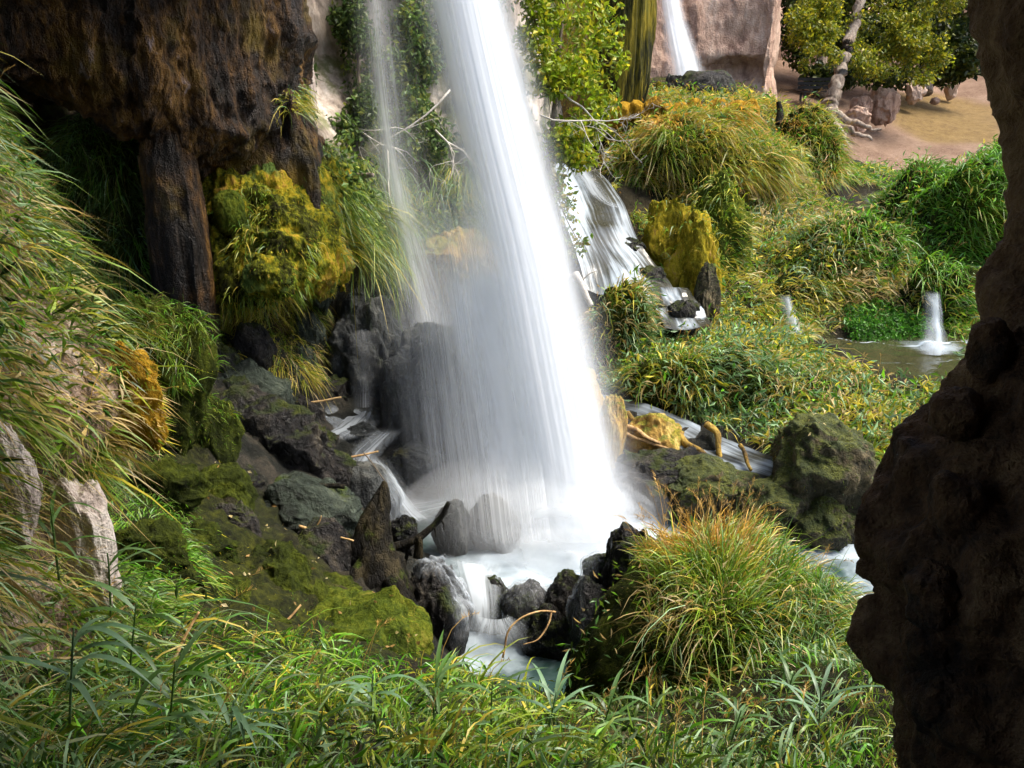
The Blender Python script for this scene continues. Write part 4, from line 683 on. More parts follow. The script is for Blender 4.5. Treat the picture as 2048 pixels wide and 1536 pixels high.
branch('forked_twig', 'arched forked twig dipping into the lower pool', ((1003,1312,6.7),(1020,1265,6.7),(1045,1238,6.72),(1080,1224,6.75),(1112,1225,6.8)), .009, .008, 'wood_tan', 'twig', side=((((1103,1224,6.8),(1095,1250,6.75),(1075,1280,6.7),(1045,1290,6.68)),.009,.005),(((1010,1300,6.7),(990,1318,6.68),(975,1335,6.65)),.008,.003)), seed=11, wob=.02)
branch('fallen_branch', 'moss yellow log slanting into the stream', ((1352,852,10.6),(1372,885,10.3),(1400,905,10.1),(1422,925,10.0)), .05, .035, 'wood_moss', seed=12)
branch('fallen_branch', 'upright mossy log standing in the stream', ((1413,850,10.35),(1432,870,10.2),(1436,895,10.1),(1444,925,10.0)), .05, .03, 'wood_moss', seed=13)
branch('fallen_branch', 'short thin log at the lower end of the stream', ((1478,888,9.9),(1490,910,9.8),(1503,938,9.65)), .03, .02, 'wood_moss', seed=14)
branch('fallen_branch', 'tan stick over the yellow moss topped rock', ((1222,845,10.5),(1270,858,10.3),(1320,885,10.1)), .035, .02, 'wood_tan', seed=15, side=((((1240,862,10.4),(1290,880,10.2),(1345,900,10.0)),.03,.015),))
branch('fallen_branch', 'yellow mossy stick above the stream rock', ((1255,828,10.9),(1275,848,10.7),(1300,860,10.5)), .04, .02, 'wood_moss', seed=16)
branch('fallen_branch', 'bleached white branch stub right of the main fall', ((1152,545,12.6),(1168,575,12.5),(1182,610,12.4)), .06, .04, 'twig_grey', seed=17, side=((((1150,560,12.6),(1140,550,12.6),(1128,552,12.6)),.02,.008),(((1165,560,12.55),(1178,545,12.5),(1190,540,12.5)),.015,.006)))
branch('fallen_branch', 'pale twig on the wet shelf of the thin fall', ((775,668,11.2),(800,676,11.1),(828,690,11.0)), .014, .008, 'wood_tan', seed=18)
branch('fallen_branch', 'pale log end sticking out of the cliff behind the veil', ((705,352,11.3),(725,356,11.2),(748,352,11.1)), .05, .03, 'bark', seed=19)
branch('dead_stump', 'thin dead snag on the grass terrace by the sand', ((1560,250,18.0),(1561,225,18.0),(1558,203,18.0)), .09, .05, 'wood_dark', 'stump', seed=20)
def twigs(p0, d0, L, r, depth, out, spread=0.7, seed=0):
    R0 = random.Random(seed); k = 6; pts = [np.array(p0)]; d = nrm(np.array(d0, float))
    for i in range(k): d = nrm(d + np.array([R0.gauss(0, .22), R0.gauss(0, .22), R0.gauss(0, .22)])); pts.append(pts[-1] + d * L / k)
    out.append(tube_np(np.array(pts), np.linspace(r, r * .45, k + 1), 5))
    if depth > 0:
        for j in range(3 if depth > 1 else 4):
            i = R0.randint(1, k); nd = nrm(d + spread * np.array([R0.gauss(0, 1), R0.gauss(0, .7), R0.gauss(0, 1)])); twigs(pts[i], nd, L * R0.uniform(.4, .7), r * .55, depth - 1, out, spread, seed * 7 + j + 1)
for i, (x, y, t, d, L, lab, m) in enumerate(((775,300,11.6,(.2,-.4,-.6),1.2,'bleached dead twigs hanging above the thin fall','twig_grey'),(690,230,11.3,(1,-.3,-.5),1.3,'bare pale branch reaching across the cliff behind the veil','twig_grey'),(900,180,11.8,(-.8,-.3,-.4),1.6,'grey bare branches between the two falls','twig_grey'),
        (870,260,11.7,(.2,-.2,-1),1.5,'drooping bare branches left of the main fall','twig_grey'),(1080,230,12.2,(.8,-.2,-.5),1.3,'tangle of bleached twigs under the bright shrub','twig_grey'),(1120,180,12.4,(.7,-.3,-.6),1.3,'silvery dead twigs right of the bright shrub','twig_grey'))):
    seg = []; twigs(P(x, y, t), d, L, .016, 3, seg, .8, 300 + i); tag(join_tubes('dead_branch', seg, M[m]), lab, 'branch')

# ------------------------------------------------------------------ grass
PAL = {'G': [(.12,.22,.012),(.16,.27,.018),(.08,.165,.012),(.22,.30,.02)], 'B': [(.085,.25,.010),(.13,.31,.015),(.055,.18,.01)], 'P': [(.17,.30,.12),(.25,.37,.20),(.10,.21,.06),(.07,.16,.035)],
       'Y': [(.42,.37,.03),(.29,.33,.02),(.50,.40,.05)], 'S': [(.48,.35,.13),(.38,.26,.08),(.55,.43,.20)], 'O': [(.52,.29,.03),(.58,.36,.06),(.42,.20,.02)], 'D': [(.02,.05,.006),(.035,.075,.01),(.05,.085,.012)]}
CL = list(PAL); BUMPS = [(1300,225,60,'O',2),(1400,230,110,'Y',3),(1500,240,60,'O',2),(1450,330,130,'Y',2),(1380,310,110,'G',4),(1330,370,60,'S',3),(1620,270,60,'G',3),(1560,440,80,'S',2),(1700,480,80,'S',5),(1740,570,80,'S',5),(1680,620,50,'S',4),(1850,450,140,'B',9),(1920,380,140,'B',9),
   (1950,560,120,'B',6),(1640,500,70,'P',5),(1590,550,60,'P',4),(1500,560,110,'Y',3),(1450,480,100,'Y',3),(1240,540,60,'G',5),(1260,500,50,'O',2),(1240,660,60,'S',4),(1330,700,80,'P',4),(1400,760,90,'P',7),(1500,830,100,'P',7),(1600,760,130,'P',3),(1650,730,120,'Y',2),(1780,770,90,'Y',2),(1700,800,90,'S',2),(1780,650,60,'B',9),
   (80,300,140,'P',5),(180,520,140,'P',4),(60,600,200,'G',2),(100,750,160,'S',2),(250,850,90,'S',4),(300,990,80,'B',9),(340,1080,70,'B',9),(180,1000,90,'Y',3),(600,1350,180,'B',5),(480,1290,130,'Y',5),(200,1400,200,'P',2),(500,1450,150,'P',2),(850,1450,250,'Y',1.5),(700,1400,150,'B',4),(650,1290,80,'B',5),(1400,1010,100,'O',3),(1480,1060,90,'Y',5),(1450,1150,120,'G',4),(1330,1200,110,'S',2),(1400,1100,130,'G',5),(1250,1300,90,'S',2),
   (1600,1180,130,'B',4),(1600,1350,120,'P',4),(1300,1400,140,'D',3),(1550,1480,150,'P',4),(1400,1300,100,'S',2),(220,370,130,'D',9),(520,690,90,'Y',3),(450,680,70,'G',3)]  # dark green bumps put shade into the hollow and the mound front
def colour(R0, base, jit=0.18):
    q = project(R0); w_ = np.zeros((len(R0), len(CL)))
    for k, v in base.items(): w_[:, CL.index(k)] += v
    for x, y, r, c, s in BUMPS: w_[:, CL.index(c)] += s * np.exp(-((q[:, 0] - x) ** 2 + (q[:, 1] - y) ** 2) / (2 * (r * .75) ** 2))
    for k in range(len(CL)): w_[:, k] *= np.exp(2.2 * fbm(R0 * 1.3, 3, 200 + k) + 1.6 * vnoise(R0 * 5, 220 + k))
    w_ /= w_.sum(1, keepdims=True); u = rng.random(len(R0))[:, None]; ci = (w_.cumsum(1) < u).sum(1).clip(0, len(CL) - 1)
    out = np.zeros((len(R0), 3))
    for k, c in enumerate(CL):
        m = ci == k; pl = np.array(PAL[c]); out[m] = pl[rng.integers(0, len(pl), m.sum())]
    return out * np.exp(rng.normal(0, jit, (len(R0), 1)))
def scatter(keys, n):
    """keys: list of (surface, weight function of (centre, normal, pixel)); density falls off with distance"""
    Cs, Fs, Vs, Ns, k = [], [], [], [], 0; ws = []
    for key, fn in keys:
        V, F_, Nn = SURF[key]; c = V[F_].mean(1); nn = nrm(Nn[F_].mean(1)); q = project(c)
        ar = np.linalg.norm(np.cross(V[F_[:, 1]] - V[F_[:, 0]], V[F_[:, 2]] - V[F_[:, 0]]), axis=1) * (1 if F_.shape[1] == 4 else .5)
        wgt = ar * np.clip(fn(c, nn, q), 0, None) * np.where((nn * nrm(CAM - c)).sum(1) < -.25, .2, 1.0) / np.maximum(q[:, 2], 1.5) ** 1.5 * (q[:, 2] > .5)
        sel = wgt > 0; F4 = F_ if F_.shape[1] == 4 else np.c_[F_, F_[:, 2]]
        ws.append(wgt[sel]); Fs.append(F4[sel] + k); Vs.append(V); Ns.append(Nn); k += len(V)
    ws = np.concatenate(ws); Fs = np.concatenate(Fs); V = np.concatenate(Vs); Nn = np.concatenate(Ns)
    i = rng.choice(len(ws), n, p=ws / ws.sum()); a, b_ = rng.random((2, n, 1)); f = Fs[i]
    lerp = lambda Q: (Q[f[:, 0]] * (1 - a) + Q[f[:, 1]] * a) * (1 - b_) + (Q[f[:, 3]] * (1 - a) + Q[f[:, 2]] * a) * b_
    return lerp(V), nrm(lerp(Nn))
def blades(R0, d0, L, W_, bend, droop, col, seg=3, curl=0.0, tipcol=None):
    """-> V, quads, tris, colours; curved tapering blades"""
    n = len(R0); s = np.linspace(0, 1, seg + 1); V = np.zeros((n, seg + 1, 3)); up = np.array([0, 0, 1.0])
    for k, q in enumerate(s):
        V[:, k] = R0 + L[:, None] * (d0 * (q - .18 * droop[:, None] * q * q) + droop[:, None] * q * q * (bend * .62 - up * (.25 + .55 * q)))
    tg = nrm(V[:, min(2, seg)] - V[:, 0]); sd = nrm(np.cross(tg, nrm(rng.normal(size=(n, 3))))); prof = np.interp(s, [0, .3, .7, 1], [.55, 1, .75, .05])
    A_ = V[:, :-1] - sd[:, None] * (W_[:, None] * prof[None, :-1])[..., None]; B_ = V[:, :-1] + sd[:, None] * (W_[:, None] * prof[None, :-1])[..., None]
    m = 2 * seg + 1; VV = np.zeros((n, m, 3)); VV[:, 0:2 * seg:2] = A_; VV[:, 1:2 * seg:2] = B_; VV[:, -1] = V[:, -1]
    i = (np.arange(n) * m)[:, None]; Q = np.concatenate([i + np.array([[2 * k, 2 * k + 1, 2 * k + 3, 2 * k + 2]]) for k in range(seg - 1)]) if seg > 1 else np.zeros((0, 4), int)
    T_ = i + np.array([[2 * seg - 2, 2 * seg - 1, 2 * seg]])
    cc = np.repeat(col[:, None], m, 1)
    if tipcol is not None: f = np.linspace(0, 1, m)[None, :, None] ** 2; cc = cc * (1 - f * tipcol[:, None, None]) + np.array([.36, .27, .10]) * f * tipcol[:, None, None]
    return VV.reshape(-1, 3), Q, T_, cc.reshape(-1, 3)
def merge(parts):
    Vs, Qs, Ts, Cs, k = [], [], [], [], 0
    for V, Q, T_, c in parts: Vs.append(V); Qs.append(Q + k); Ts.append(T_ + k); Cs.append(c); k += len(V)
    return np.concatenate(Vs), [np.concatenate(Qs), np.concatenate(Ts)], np.concatenate(Cs)
def grass(name, label, keys, n, L, W_, base, up=.8, nw=.6, spread=.35, lean=(0, 0, 0), droop=(.4, 1.1), slope=.5, seg=3, clump=1.0, mat='grass', tip=.08, thin=0):
    R0, Nn = scatter(keys, n)
    cf_ = 9.0 / np.clip(project(R0)[:, 2:3], 3, 18) + .8; cl = 1.5 * np.stack([vnoise(R0 * cf_, 240 + k) + .5 * vnoise(R0 * cf_ * 2.6, 244 + k) for k in range(3)], -1); dh = nrm(Nn * np.array([1, 1, 0]) + 1e-6) * np.linalg.norm(Nn[:, :2], axis=1, keepdims=True)
    d0 = nrm(Nn * nw + np.array([0, 0, up]) + spread * rng.normal(size=(n, 3)) + .45 * clump * cl + np.array(lean) * .35)
    bend = nrm(dh * slope + np.array(lean) + .35 * rng.normal(size=(n, 3)) + .5 * clump * cl) * np.array([1, 1, .3])
    hs = np.exp(.35 * vnoise(R0 * 1.7, 250) * clump); Lr = rng.uniform(*L, n) * hs * np.exp(rng.normal(0, .22, n)); Wr = rng.uniform(*W_, n) * .58
    dr = rng.uniform(*droop, n); tipc = np.clip(rng.normal(tip, .3, n), 0, 1)
    parts = [blades(R0 - Nn * .015, d0, Lr, Wr, bend, dr, colour(R0, base), seg, tipcol=tipc)]
    if thin:      # upright stalks carrying seed heads
        j = rng.choice(n, thin, replace=False); Rr = R0[j]; dd = nrm(np.array([0, 0, 1.0]) + Nn[j] * .3 + .18 * rng.normal(size=(thin, 3)) + np.array(lean) * .4); bb = bend[j]; LL = L[1] * rng.uniform(1.1, 1.7, thin); drp = rng.uniform(.15, .5, thin)
        sc = np.array([.42, .26, .07]) * np.exp(rng.normal(0, .25, (thin, 1))) * np.array([1, 1, 1])
        parts.append(blades(Rr, dd, LL, np.full(thin, W_[0] * .3), bb, drp, sc, 4))
        upv = np.array([0, 0, 1.0])
        for h in range(14):
            q = .70 + .30 * h / 13; pt = Rr + LL[:, None] * (dd * (q - .18 * drp[:, None] * q * q) + drp[:, None] * q * q * (bb * .62 - upv * (.25 + .55 * q)))
            sd = nrm(dd + .7 * nrm(rng.normal(size=(thin, 3)))); parts.append(blades(pt, sd, LL * .09 * (1.2 - .6 * h / 13), np.maximum(W_[0] * .32, LL * .008), bb, np.full(thin, .3), sc, 1))
    V, F_, C_ = merge(parts); o = mesh_np(name, V, F_, M[mat], smooth=True, attrs={'Col': C_}); tag(o, label, kind='stuff'); return o
def zone(poly, dmin=0, dmax=99, nz=-1.0, no=()):
    def f(c, nn, q):
        m = inpoly(q[:, 0], q[:, 1], poly) & (q[:, 2] > dmin) & (q[:, 2] < dmax) & (nn[:, 2] > nz)
        for p_ in no: m &= ~inpoly(q[:, 0], q[:, 1], p_)
        return m.astype(float)
    return f
ALL = lambda c, nn, q: np.ones(len(c))
FACE = lambda z: (lambda c, nn, q: (nn[:, 2] > z) * 1.0)
FALLS = [[(1848,585),(1880,585),(1908,720),(1826,720)], [(1560,595),(1585,590),(1625,700),(1580,700)]]
HOL = [(1240,372),(1330,380),(1480,395),(1500,440),(1420,400),(1350,400),(1300,430),(1240,430)]
STREAMS = [HOL, [(1185,780),(1310,800),(1430,850),(1560,905),(1640,1000),(1540,985),(1400,945),(1280,890),(1190,860)], [(1080,310),(1150,330),(1250,420),(1300,500),(1400,590),(1425,670),(1320,680),(1290,600),(1150,640),(1100,420)], [(1590,680),(1700,655),(1900,655),(1920,780),(1760,760),(1640,705)], [(1630,350),(1780,380),(1760,435),(1640,405)]]
# foreground
FG = [(-400,1250),(150,1150),(330,1180),(450,1260),(620,1275),(760,1320),(900,1345),(1010,1390),(1200,1420),(1320,1290),(1850,1250),(2100,1800),(-400,1800)]
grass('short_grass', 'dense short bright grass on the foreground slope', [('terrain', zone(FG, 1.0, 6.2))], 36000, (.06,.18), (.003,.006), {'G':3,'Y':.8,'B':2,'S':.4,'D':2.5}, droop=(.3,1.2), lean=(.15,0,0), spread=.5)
grass('tall_grass', 'long arching green blades across the bottom foreground', [('terrain', zone(FG, 1.0, 5.6))], 2400, (.20,.40), (.008,.016), {'G':4,'P':2.5,'B':1,'Y':.5}, droop=(.5,1.2), lean=(.35,-.1,0), seg=5, spread=.35, thin=60)
grass('tall_grass', 'grass tufts growing on the mossy left slope', [('terrain', zone([(200,900),(330,900),(400,1050),(380,1180),(300,1260),(180,1200)], 3.5, 7.0)), ('hump', FACE(.1)), ('hump2', FACE(.5)), ('mf7', FACE(0))], 5500, (.07,.18), (.004,.008), {'B':5,'G':1,'D':2}, droop=(.5,1.2), lean=(.3,-.3,0), spread=.5)
# near bank on the left
grass('tall_grass', 'long drooping pale grass covering the near left bank', [('near_bank', zone([(-700,-100),(60,60),(340,640),(330,900),(200,960),(100,940),(-10,830),(-60,900),(-80,1060),(60,1100),(230,1250),(330,1500),(-700,1700)]))], 15000, (.08,.25), (.007,.015), {'P':3,'G':6,'S':1,'Y':1,'D':2}, up=.5, nw=.6, droop=(.4,1.3), lean=(.1,-.05,-.1), slope=.4, seg=4, spread=.75, thin=90, clump=1.3)
grass('dry_grass', 'fine tangled dry grass on the near left bank', [('near_bank', zone([(-700,300),(150,300),(310,700),(300,1000),(200,1150),(-700,1500)]))], 5000, (.08,.24), (.0022,.004), {'S':3,'Y':2,'G':3}, up=.4, nw=.8, droop=(.4,1.5), lean=(.4,-.2,-.3), seg=3, spread=.8)
# right foreground mound
grass('tall_grass', 'tall mixed grass on the right foreground mound', [('mound', lambda c, nn, q: (nn[:, 2] > -.3) * (q[:, 0] > 1300 - .06 * (q[:, 1] - 1080)) * 1.0), ('moundb', FACE(-.3))], 21000, (.12,.32), (.004,.010), {'G':3,'P':1.5,'S':1.5,'Y':1,'B':1}, up=.9, nw=.25, droop=(.2,1.1), slope=.3, lean=(.3,-.15,0), seg=4, spread=.5, thin=120)
grass('plume_grass', 'tall tan plume grass on the crest of the right foreground mound', [('mound', zone([(1270,1040),(1500,1040),(1500,1180),(1380,1190),(1280,1140)], 5, 8, .1))], 700, (.22,.38), (.005,.009), {'O':2,'Y':3,'G':2}, droop=(.2,.7), seg=4, thin=90, lean=(.1,0,0))
# right-hand slopes
SL = [(1180,500),(1330,560),(1330,680),(1240,430),(1200,230),(1300,180),(1540,190),(1680,330),(1760,335),(2150,350),(2150,1050),(1880,1000),(1700,900),(1560,900),(1200,790),(1160,640)]
def slope_w(c, nn, q): return zone(SL, 9, 22, -1, STREAMS)(c, nn, q)
grass('tall_grass', 'reed grass flowing down the right hand slopes', [('terrain', slope_w), ('gmid', ALL), ('fb1', lambda c, nn, q: zone([(0,0),(3000,0),(3000,3000),(0,3000)], no=FALLS)(c, nn, q)), ('fb2', lambda c, nn, q: zone([(0,0),(3000,0),(3000,3000),(0,3000)], no=FALLS)(c, nn, q)), ('glow', zone([(0,0),(3000,0),(3000,905),(0,905)], no=STREAMS[1:2])), ('tuft', lambda c, nn, q: (q[:, 1] < 800) * 1.0)], 80000, (.14,.36), (.010,.020), {'G':2.4,'P':1.0,'Y':1.8,'S':.9}, up=.8, nw=.3, droop=(.3,1.2), lean=(.4,-.2,0), slope=.3, seg=3, spread=.5, thin=700)
grass('short_grass', 'short yellow green grass filling the right hand slopes', [('terrain', slope_w), ('ym2', ALL), ('ym1', FACE(.45)), ('ym1b', FACE(.5))], 36000, (.10,.26), (.010,.020), {'Y':2.2,'G':2.5,'B':1,'P':.6}, up=.6, droop=(.4,1.2), lean=(.3,-.2,0), seg=2, spread=.5)
grass('tall_grass', 'lush bright green reeds on the hill by the cave wall', [('gbig', ALL)], 18000, (.18,.42), (.010,.020), {'B':3,'G':1,'Y':.3}, up=.7, droop=(.5,1.1), lean=(.4,-.1,0), seg=3, spread=.3, thin=90)
grass('tall_grass', 'yellowing grass draped over the far terrace', [('terr', ALL), ('terr2', ALL)], 22000, (.16,.40), (.009,.018), {'Y':2,'G':1.6,'O':.8,'S':.6}, up=.7, nw=.3, droop=(.3,1.3), lean=(.3,-.25,0), slope=.4, seg=3, spread=.5, thin=350)
grass('dry_grass', 'thatch of dead straw hanging under the terrace edge', [('terr', lambda c, nn, q: ((nn[:, 2] < .1) & (nn[:, 1] < .1)) * 1.0)], 1500, (.3,.6), (.010,.016), {'S':5,'Y':.5}, up=-.6, nw=.5, droop=(.2,.6), seg=2)
# cliff greenery
grass('hanging_grass', 'grass weeping from the cliff behind the veil', [('cliff', zone([(640,330),(760,300),(960,330),(980,500),(860,520),(700,520)]))], 6000, (.2,.5), (.006,.012), {'G':3,'Y':1,'P':1.5}, up=-.1, nw=.7, droop=(.8,1.5), seg=3, lean=(0,-.3,-.4))
grass('hanging_grass', 'yellow green grass hanging below the dark hollow', [('cliff', zone([(400,620),(560,580),(650,600),(640,700),(600,760),(440,720)])), ('ml6', FACE(-.3)), ('terrain', zone([(400,590),(640,590),(640,760),(560,780),(430,720)], 8.8, 11.5))], 7500, (.10,.28), (.005,.009), {'Y':2,'G':2,'S':.7}, up=.3, nw=.7, droop=(.6,1.4), seg=3, lean=(0,-.3,-.3))
grass('hanging_grass', 'green tufts on ledges around the yellow moss', [('cliff', zone([(340,440),(420,420),(430,540),(350,540)])), ('cliff', zone([(410,230),(480,210),(470,320),(410,330)])), ('cliff', zone([(600,260),(700,300),(690,500),(640,480)])), ('block', zone([(400,150),(700,150),(700,230),(400,230)]))], 3500, (.10,.26), (.006,.010), {'G':3,'Y':1.5,'P':.7}, up=.3, nw=.7, droop=(.5,1.4), seg=3, lean=(.1,-.3,-.3))
grass('hanging_grass', 'small grass tufts sprouting from the draped moss mat', [('moss_mat', lambda c, nn, q: (fbm(c * 2.4, 2, 37) > .12) * 1.0)], 1000, (.06,.16), (.006,.010), {'G':3,'Y':2,'P':.7}, up=.2, nw=.7, droop=(.6,1.4), seg=3, lean=(.1,-.2,-.5))
grass('shade_tinted_grass', 'grass on the mound in the hollow, its shade put into the dark colour', [('under2', FACE(-.5))], 4500, (.15,.35), (.006,.010), {'D':4,'G':2,'B':1}, up=.3, nw=.7, droop=(.6,1.4), seg=3, lean=(.4,-.2,-.2))  # dark palette carries the shade of the hollow
# watercress bed
def leaf_cards(C_, size, col, droopy=.5, aspect=.55, lean=None):
    n = len(C_); ax = nrm(rng.normal(size=(n, 3)) + np.array([0, -.35, -droopy])); sd = nrm(np.cross(ax, rng.normal(size=(n, 3)))); nn = np.cross(ax, sd); s = size[:, None]
    V = np.stack([C_, C_ + ax * s * .45 + sd * s * aspect * .5 + nn * s * .10, C_ + ax * s, C_ + ax * s * .45 - sd * s * aspect * .5 + nn * s * .10], 1)
    i = (np.arange(n) * 4)[:, None]; return V.reshape(-1, 3), i + np.array([[0, 1, 2]]), i + np.array([[0, 2, 3]]), np.repeat(col[:, None], 4, 1).reshape(-1, 3)
def leaf_mesh(name, C_, size, cols, jit=.25, parent=None, **k):
    pl = np.array(cols); c = pl[rng.integers(0, len(pl), len(C_))] * np.exp(rng.normal(0, jit, (len(C_), 1))) * np.array([1, 1, 1])
    V, a, b_, cc = leaf_cards(C_, size, c, **k); return mesh_np(name, V, [np.concatenate([a, b_])], M['leaf'], parent, smooth=False, attrs={'Col': cc})
R0, Nn = scatter([('terrain', zone([(1680,620),(1740,610),(1840,640),(1850,690),(1790,700),(1700,690)], 11, 15))], 3500)
tag(leaf_mesh('watercress', R0 + Nn * rng.uniform(.02, .2, (3500, 1)), rng.uniform(.04, .09, 3500), [(.05,.17,.012),(.08,.22,.02),(.04,.12,.012)]), 'low bright green leafy bed beside the side pool', kind='stuff')
R0, Nn = scatter([('terrain', slope_w), ('gmid', ALL), ('glow', FACE(-.2)), ('terr', FACE(-.3)), ('terr2', ALL), ('tuft', FACE(0)), ('gbig', ALL)], 15000); ce = colour(R0, {'G':3,'P':2,'Y':1.5,'B':1}, .3)
V, a_, b_, cc = leaf_cards(R0 + Nn * rng.uniform(.02, .22, (15000, 1)) + np.array([0, 0, 1]) * rng.uniform(0, .14, (15000, 1)), rng.uniform(.08, .19, 15000), ce, .35, .26)
tag(mesh_np('leafy_weeds', V, [np.concatenate([a_, b_])], M['leaf'], smooth=False, attrs={'Col': cc}), 'narrow leaved weeds mixed into the grass of the right hand slopes', kind='stuff')
R0, Nn = scatter([('near_bank', zone([(-700,100),(60,160),(300,640),(310,900),(150,960),(-700,1700)])), ('mound', FACE(-.1)), ('moundb', FACE(-.1)), ('terrain', zone(FG, 1.5, 6.2))], 7000); ce = colour(R0, {'G':4,'P':1,'B':2,'D':3}, .3)
V, a_, b_, cc = leaf_cards(R0 + Nn * rng.uniform(.01, .10, (7000, 1)) + np.array([0, 0, 1]) * rng.uniform(0, .06, (7000, 1)), rng.uniform(.04, .11, 7000), ce, .3, .24)
tag(mesh_np('leafy_weeds', V, [np.concatenate([a_, b_])], M['leaf'], smooth=False, attrs={'Col': cc}), 'small leafy weeds among the near grass', kind='stuff')
R0, Nn = scatter([('cliff', zone([(640,-100),(700,-50),(1000,-50),(1040,330),(1000,520),(700,500),(640,330),(690,200)]))], 9000)
kp = fbm(R0 * 1.1, 3, 290) > -.05; R0, Nn = R0[kp], Nn[kp]
tag(leaf_mesh('cliff_leaves', R0 + Nn * rng.uniform(.02, .35, (len(R0), 1)), rng.uniform(.06, .13, len(R0)), [(.09,.16,.03),(.14,.22,.04),(.06,.11,.02),(.22,.25,.04),(.04,.07,.015)], droopy=.8), 'leafy green growth clinging to the cliff behind the veil', kind='stuff')
# moss fuzz: short green bristles on the moss cushions
grass('moss', 'velvety yellow moss nap on the cliff mounds', [(k, ALL) for k in ('moss_mat', 'ml4', 'ym1', 'ym1b', 'far3', 'nose')], 12000, (.02,.045), (.010,.02), {'Y':3,'O':1,'G':2.5}, up=.0, nw=1, droop=(.4,1.2), seg=1, mat='fuzz', lean=(0,0,-.4), tip=.1)
grass('moss', 'velvety green moss nap on cushions and slope', [(k, FACE(-.3)) for k in ('ml1', 'mf1', 'mf2', 'mf4', 'mf8', 'hump', 'hump2', 'ym2', 'mossb', 'rdg4', 'rdg2', 'mf7', 'lp0', 'lp1', 'lp3', 'lp4', 'lp5', 'lp8', 'lp9', 'lp13')] + [('terrain', zone([(250,850),(420,880),(520,1080),(700,1200),(850,1320),(500,1330),(260,1250)], 4, 8.5))], 40000, (.015,.045), (.006,.014), {'D':5,'G':1,'Y':.4}, up=.1, nw=1, droop=(.3,1.2), seg=1, mat='fuzz', tip=0)
grass('moss', 'moss on the front of the right foreground mound, its shade put into the dark colour', [('mound', lambda c, nn, q: (q[:, 0] < 1330) * 1.0)], 9000, (.012,.04), (.006,.012), {'D':4,'G':1,'Y':.5}, up=0, nw=1, droop=(.3,1.3), seg=1, mat='fuzz', tip=0, lean=(0,0,-.3))  # real moss; its dark tone paints the shade on the mound front
R0, Nn = scatter([('terrain', zone([(300,950),(480,950),(700,1150),(800,1300),(450,1320),(330,1150)], 4.5, 8)), ('mf1', FACE(.2)), ('mf2', FACE(.2)), ('mf4', FACE(.2)), ('mossb', FACE(.3))], 130)
tag(leaf_mesh('leaf_litter', R0 + Nn * .02, rng.uniform(.03, .06, 130), [(.45,.36,.16),(.5,.42,.22),(.3,.18,.06)]), 'scattered pale fallen leaves on the moss slope', kind='stuff')
# broad-leaved reeds close to the camera
def reed(pxy, t, label, nl, Ls, Wl, lean, seed, cols=((.07,.15,.03),(.10,.19,.06))):
    R1 = random.Random(seed); b0 = P(pxy[0], pxy[1], t); root = empty('reed_plant', b0); tag(root, label, 'grass plant')
    H = Ls * .7; top = b0 + np.array([lean[0] * H * .5, lean[1] * H * .5, H]); stem = tube('stem', [b0 - [0, 0, .1], (b0 + top) / 2 + [lean[0] * .03, 0, .03], top], .005, .003, None, 12, 6, seed, 0)
    def colmesh(o, c): at = o.data.attributes.new('Col', 'FLOAT_COLOR', 'POINT'); at.data.foreach_set('color', np.tile([*c, 1.0], len(o.data.vertices)).astype(np.float32)); o.data.materials.clear(); o.data.materials.append(M['grass'])
    colmesh(stem, cols[0]); under(stem, root)
    for i in range(nl):
        f = .15 + .85 * i / nl; bp = b0 + (top - b0) * f; az = R1.uniform(0, 6.28); out = np.array([math.cos(az) + lean[0], math.sin(az) * .7 + lean[1], 0]); out = out / np.linalg.norm(out)
        L_ = Ls * R1.uniform(.6, 1.0); n = 9; s = np.linspace(0, 1, n)[:, None]; dr = R1.uniform(.4, 1.0)
        pts = bp + L_ * (out * s * .85 + np.array([0, 0, 1]) * (s * .75 - dr * s * s * .95)); sdv = nrm(np.cross(nrm(np.gradient(pts, axis=0)), np.array([0, 0, 1.0]) + .3 * out)); wd = Wl * np.interp(s[:, 0], [0, .25, .6, 1], [.4, 1, .8, .03])[:, None]
        V = np.stack([pts - sdv * wd, pts + np.array([0, 0, -.15]) * wd, pts + sdv * wd], 1).reshape(-1, 3); c = np.array(cols[i % len(cols)]) * R1.uniform(.8, 1.25)
        under(mesh_np('leaf', V, grid_faces(n, 3), M['grass'], attrs={'Col': np.tile(c, (len(V), 1))}), root)
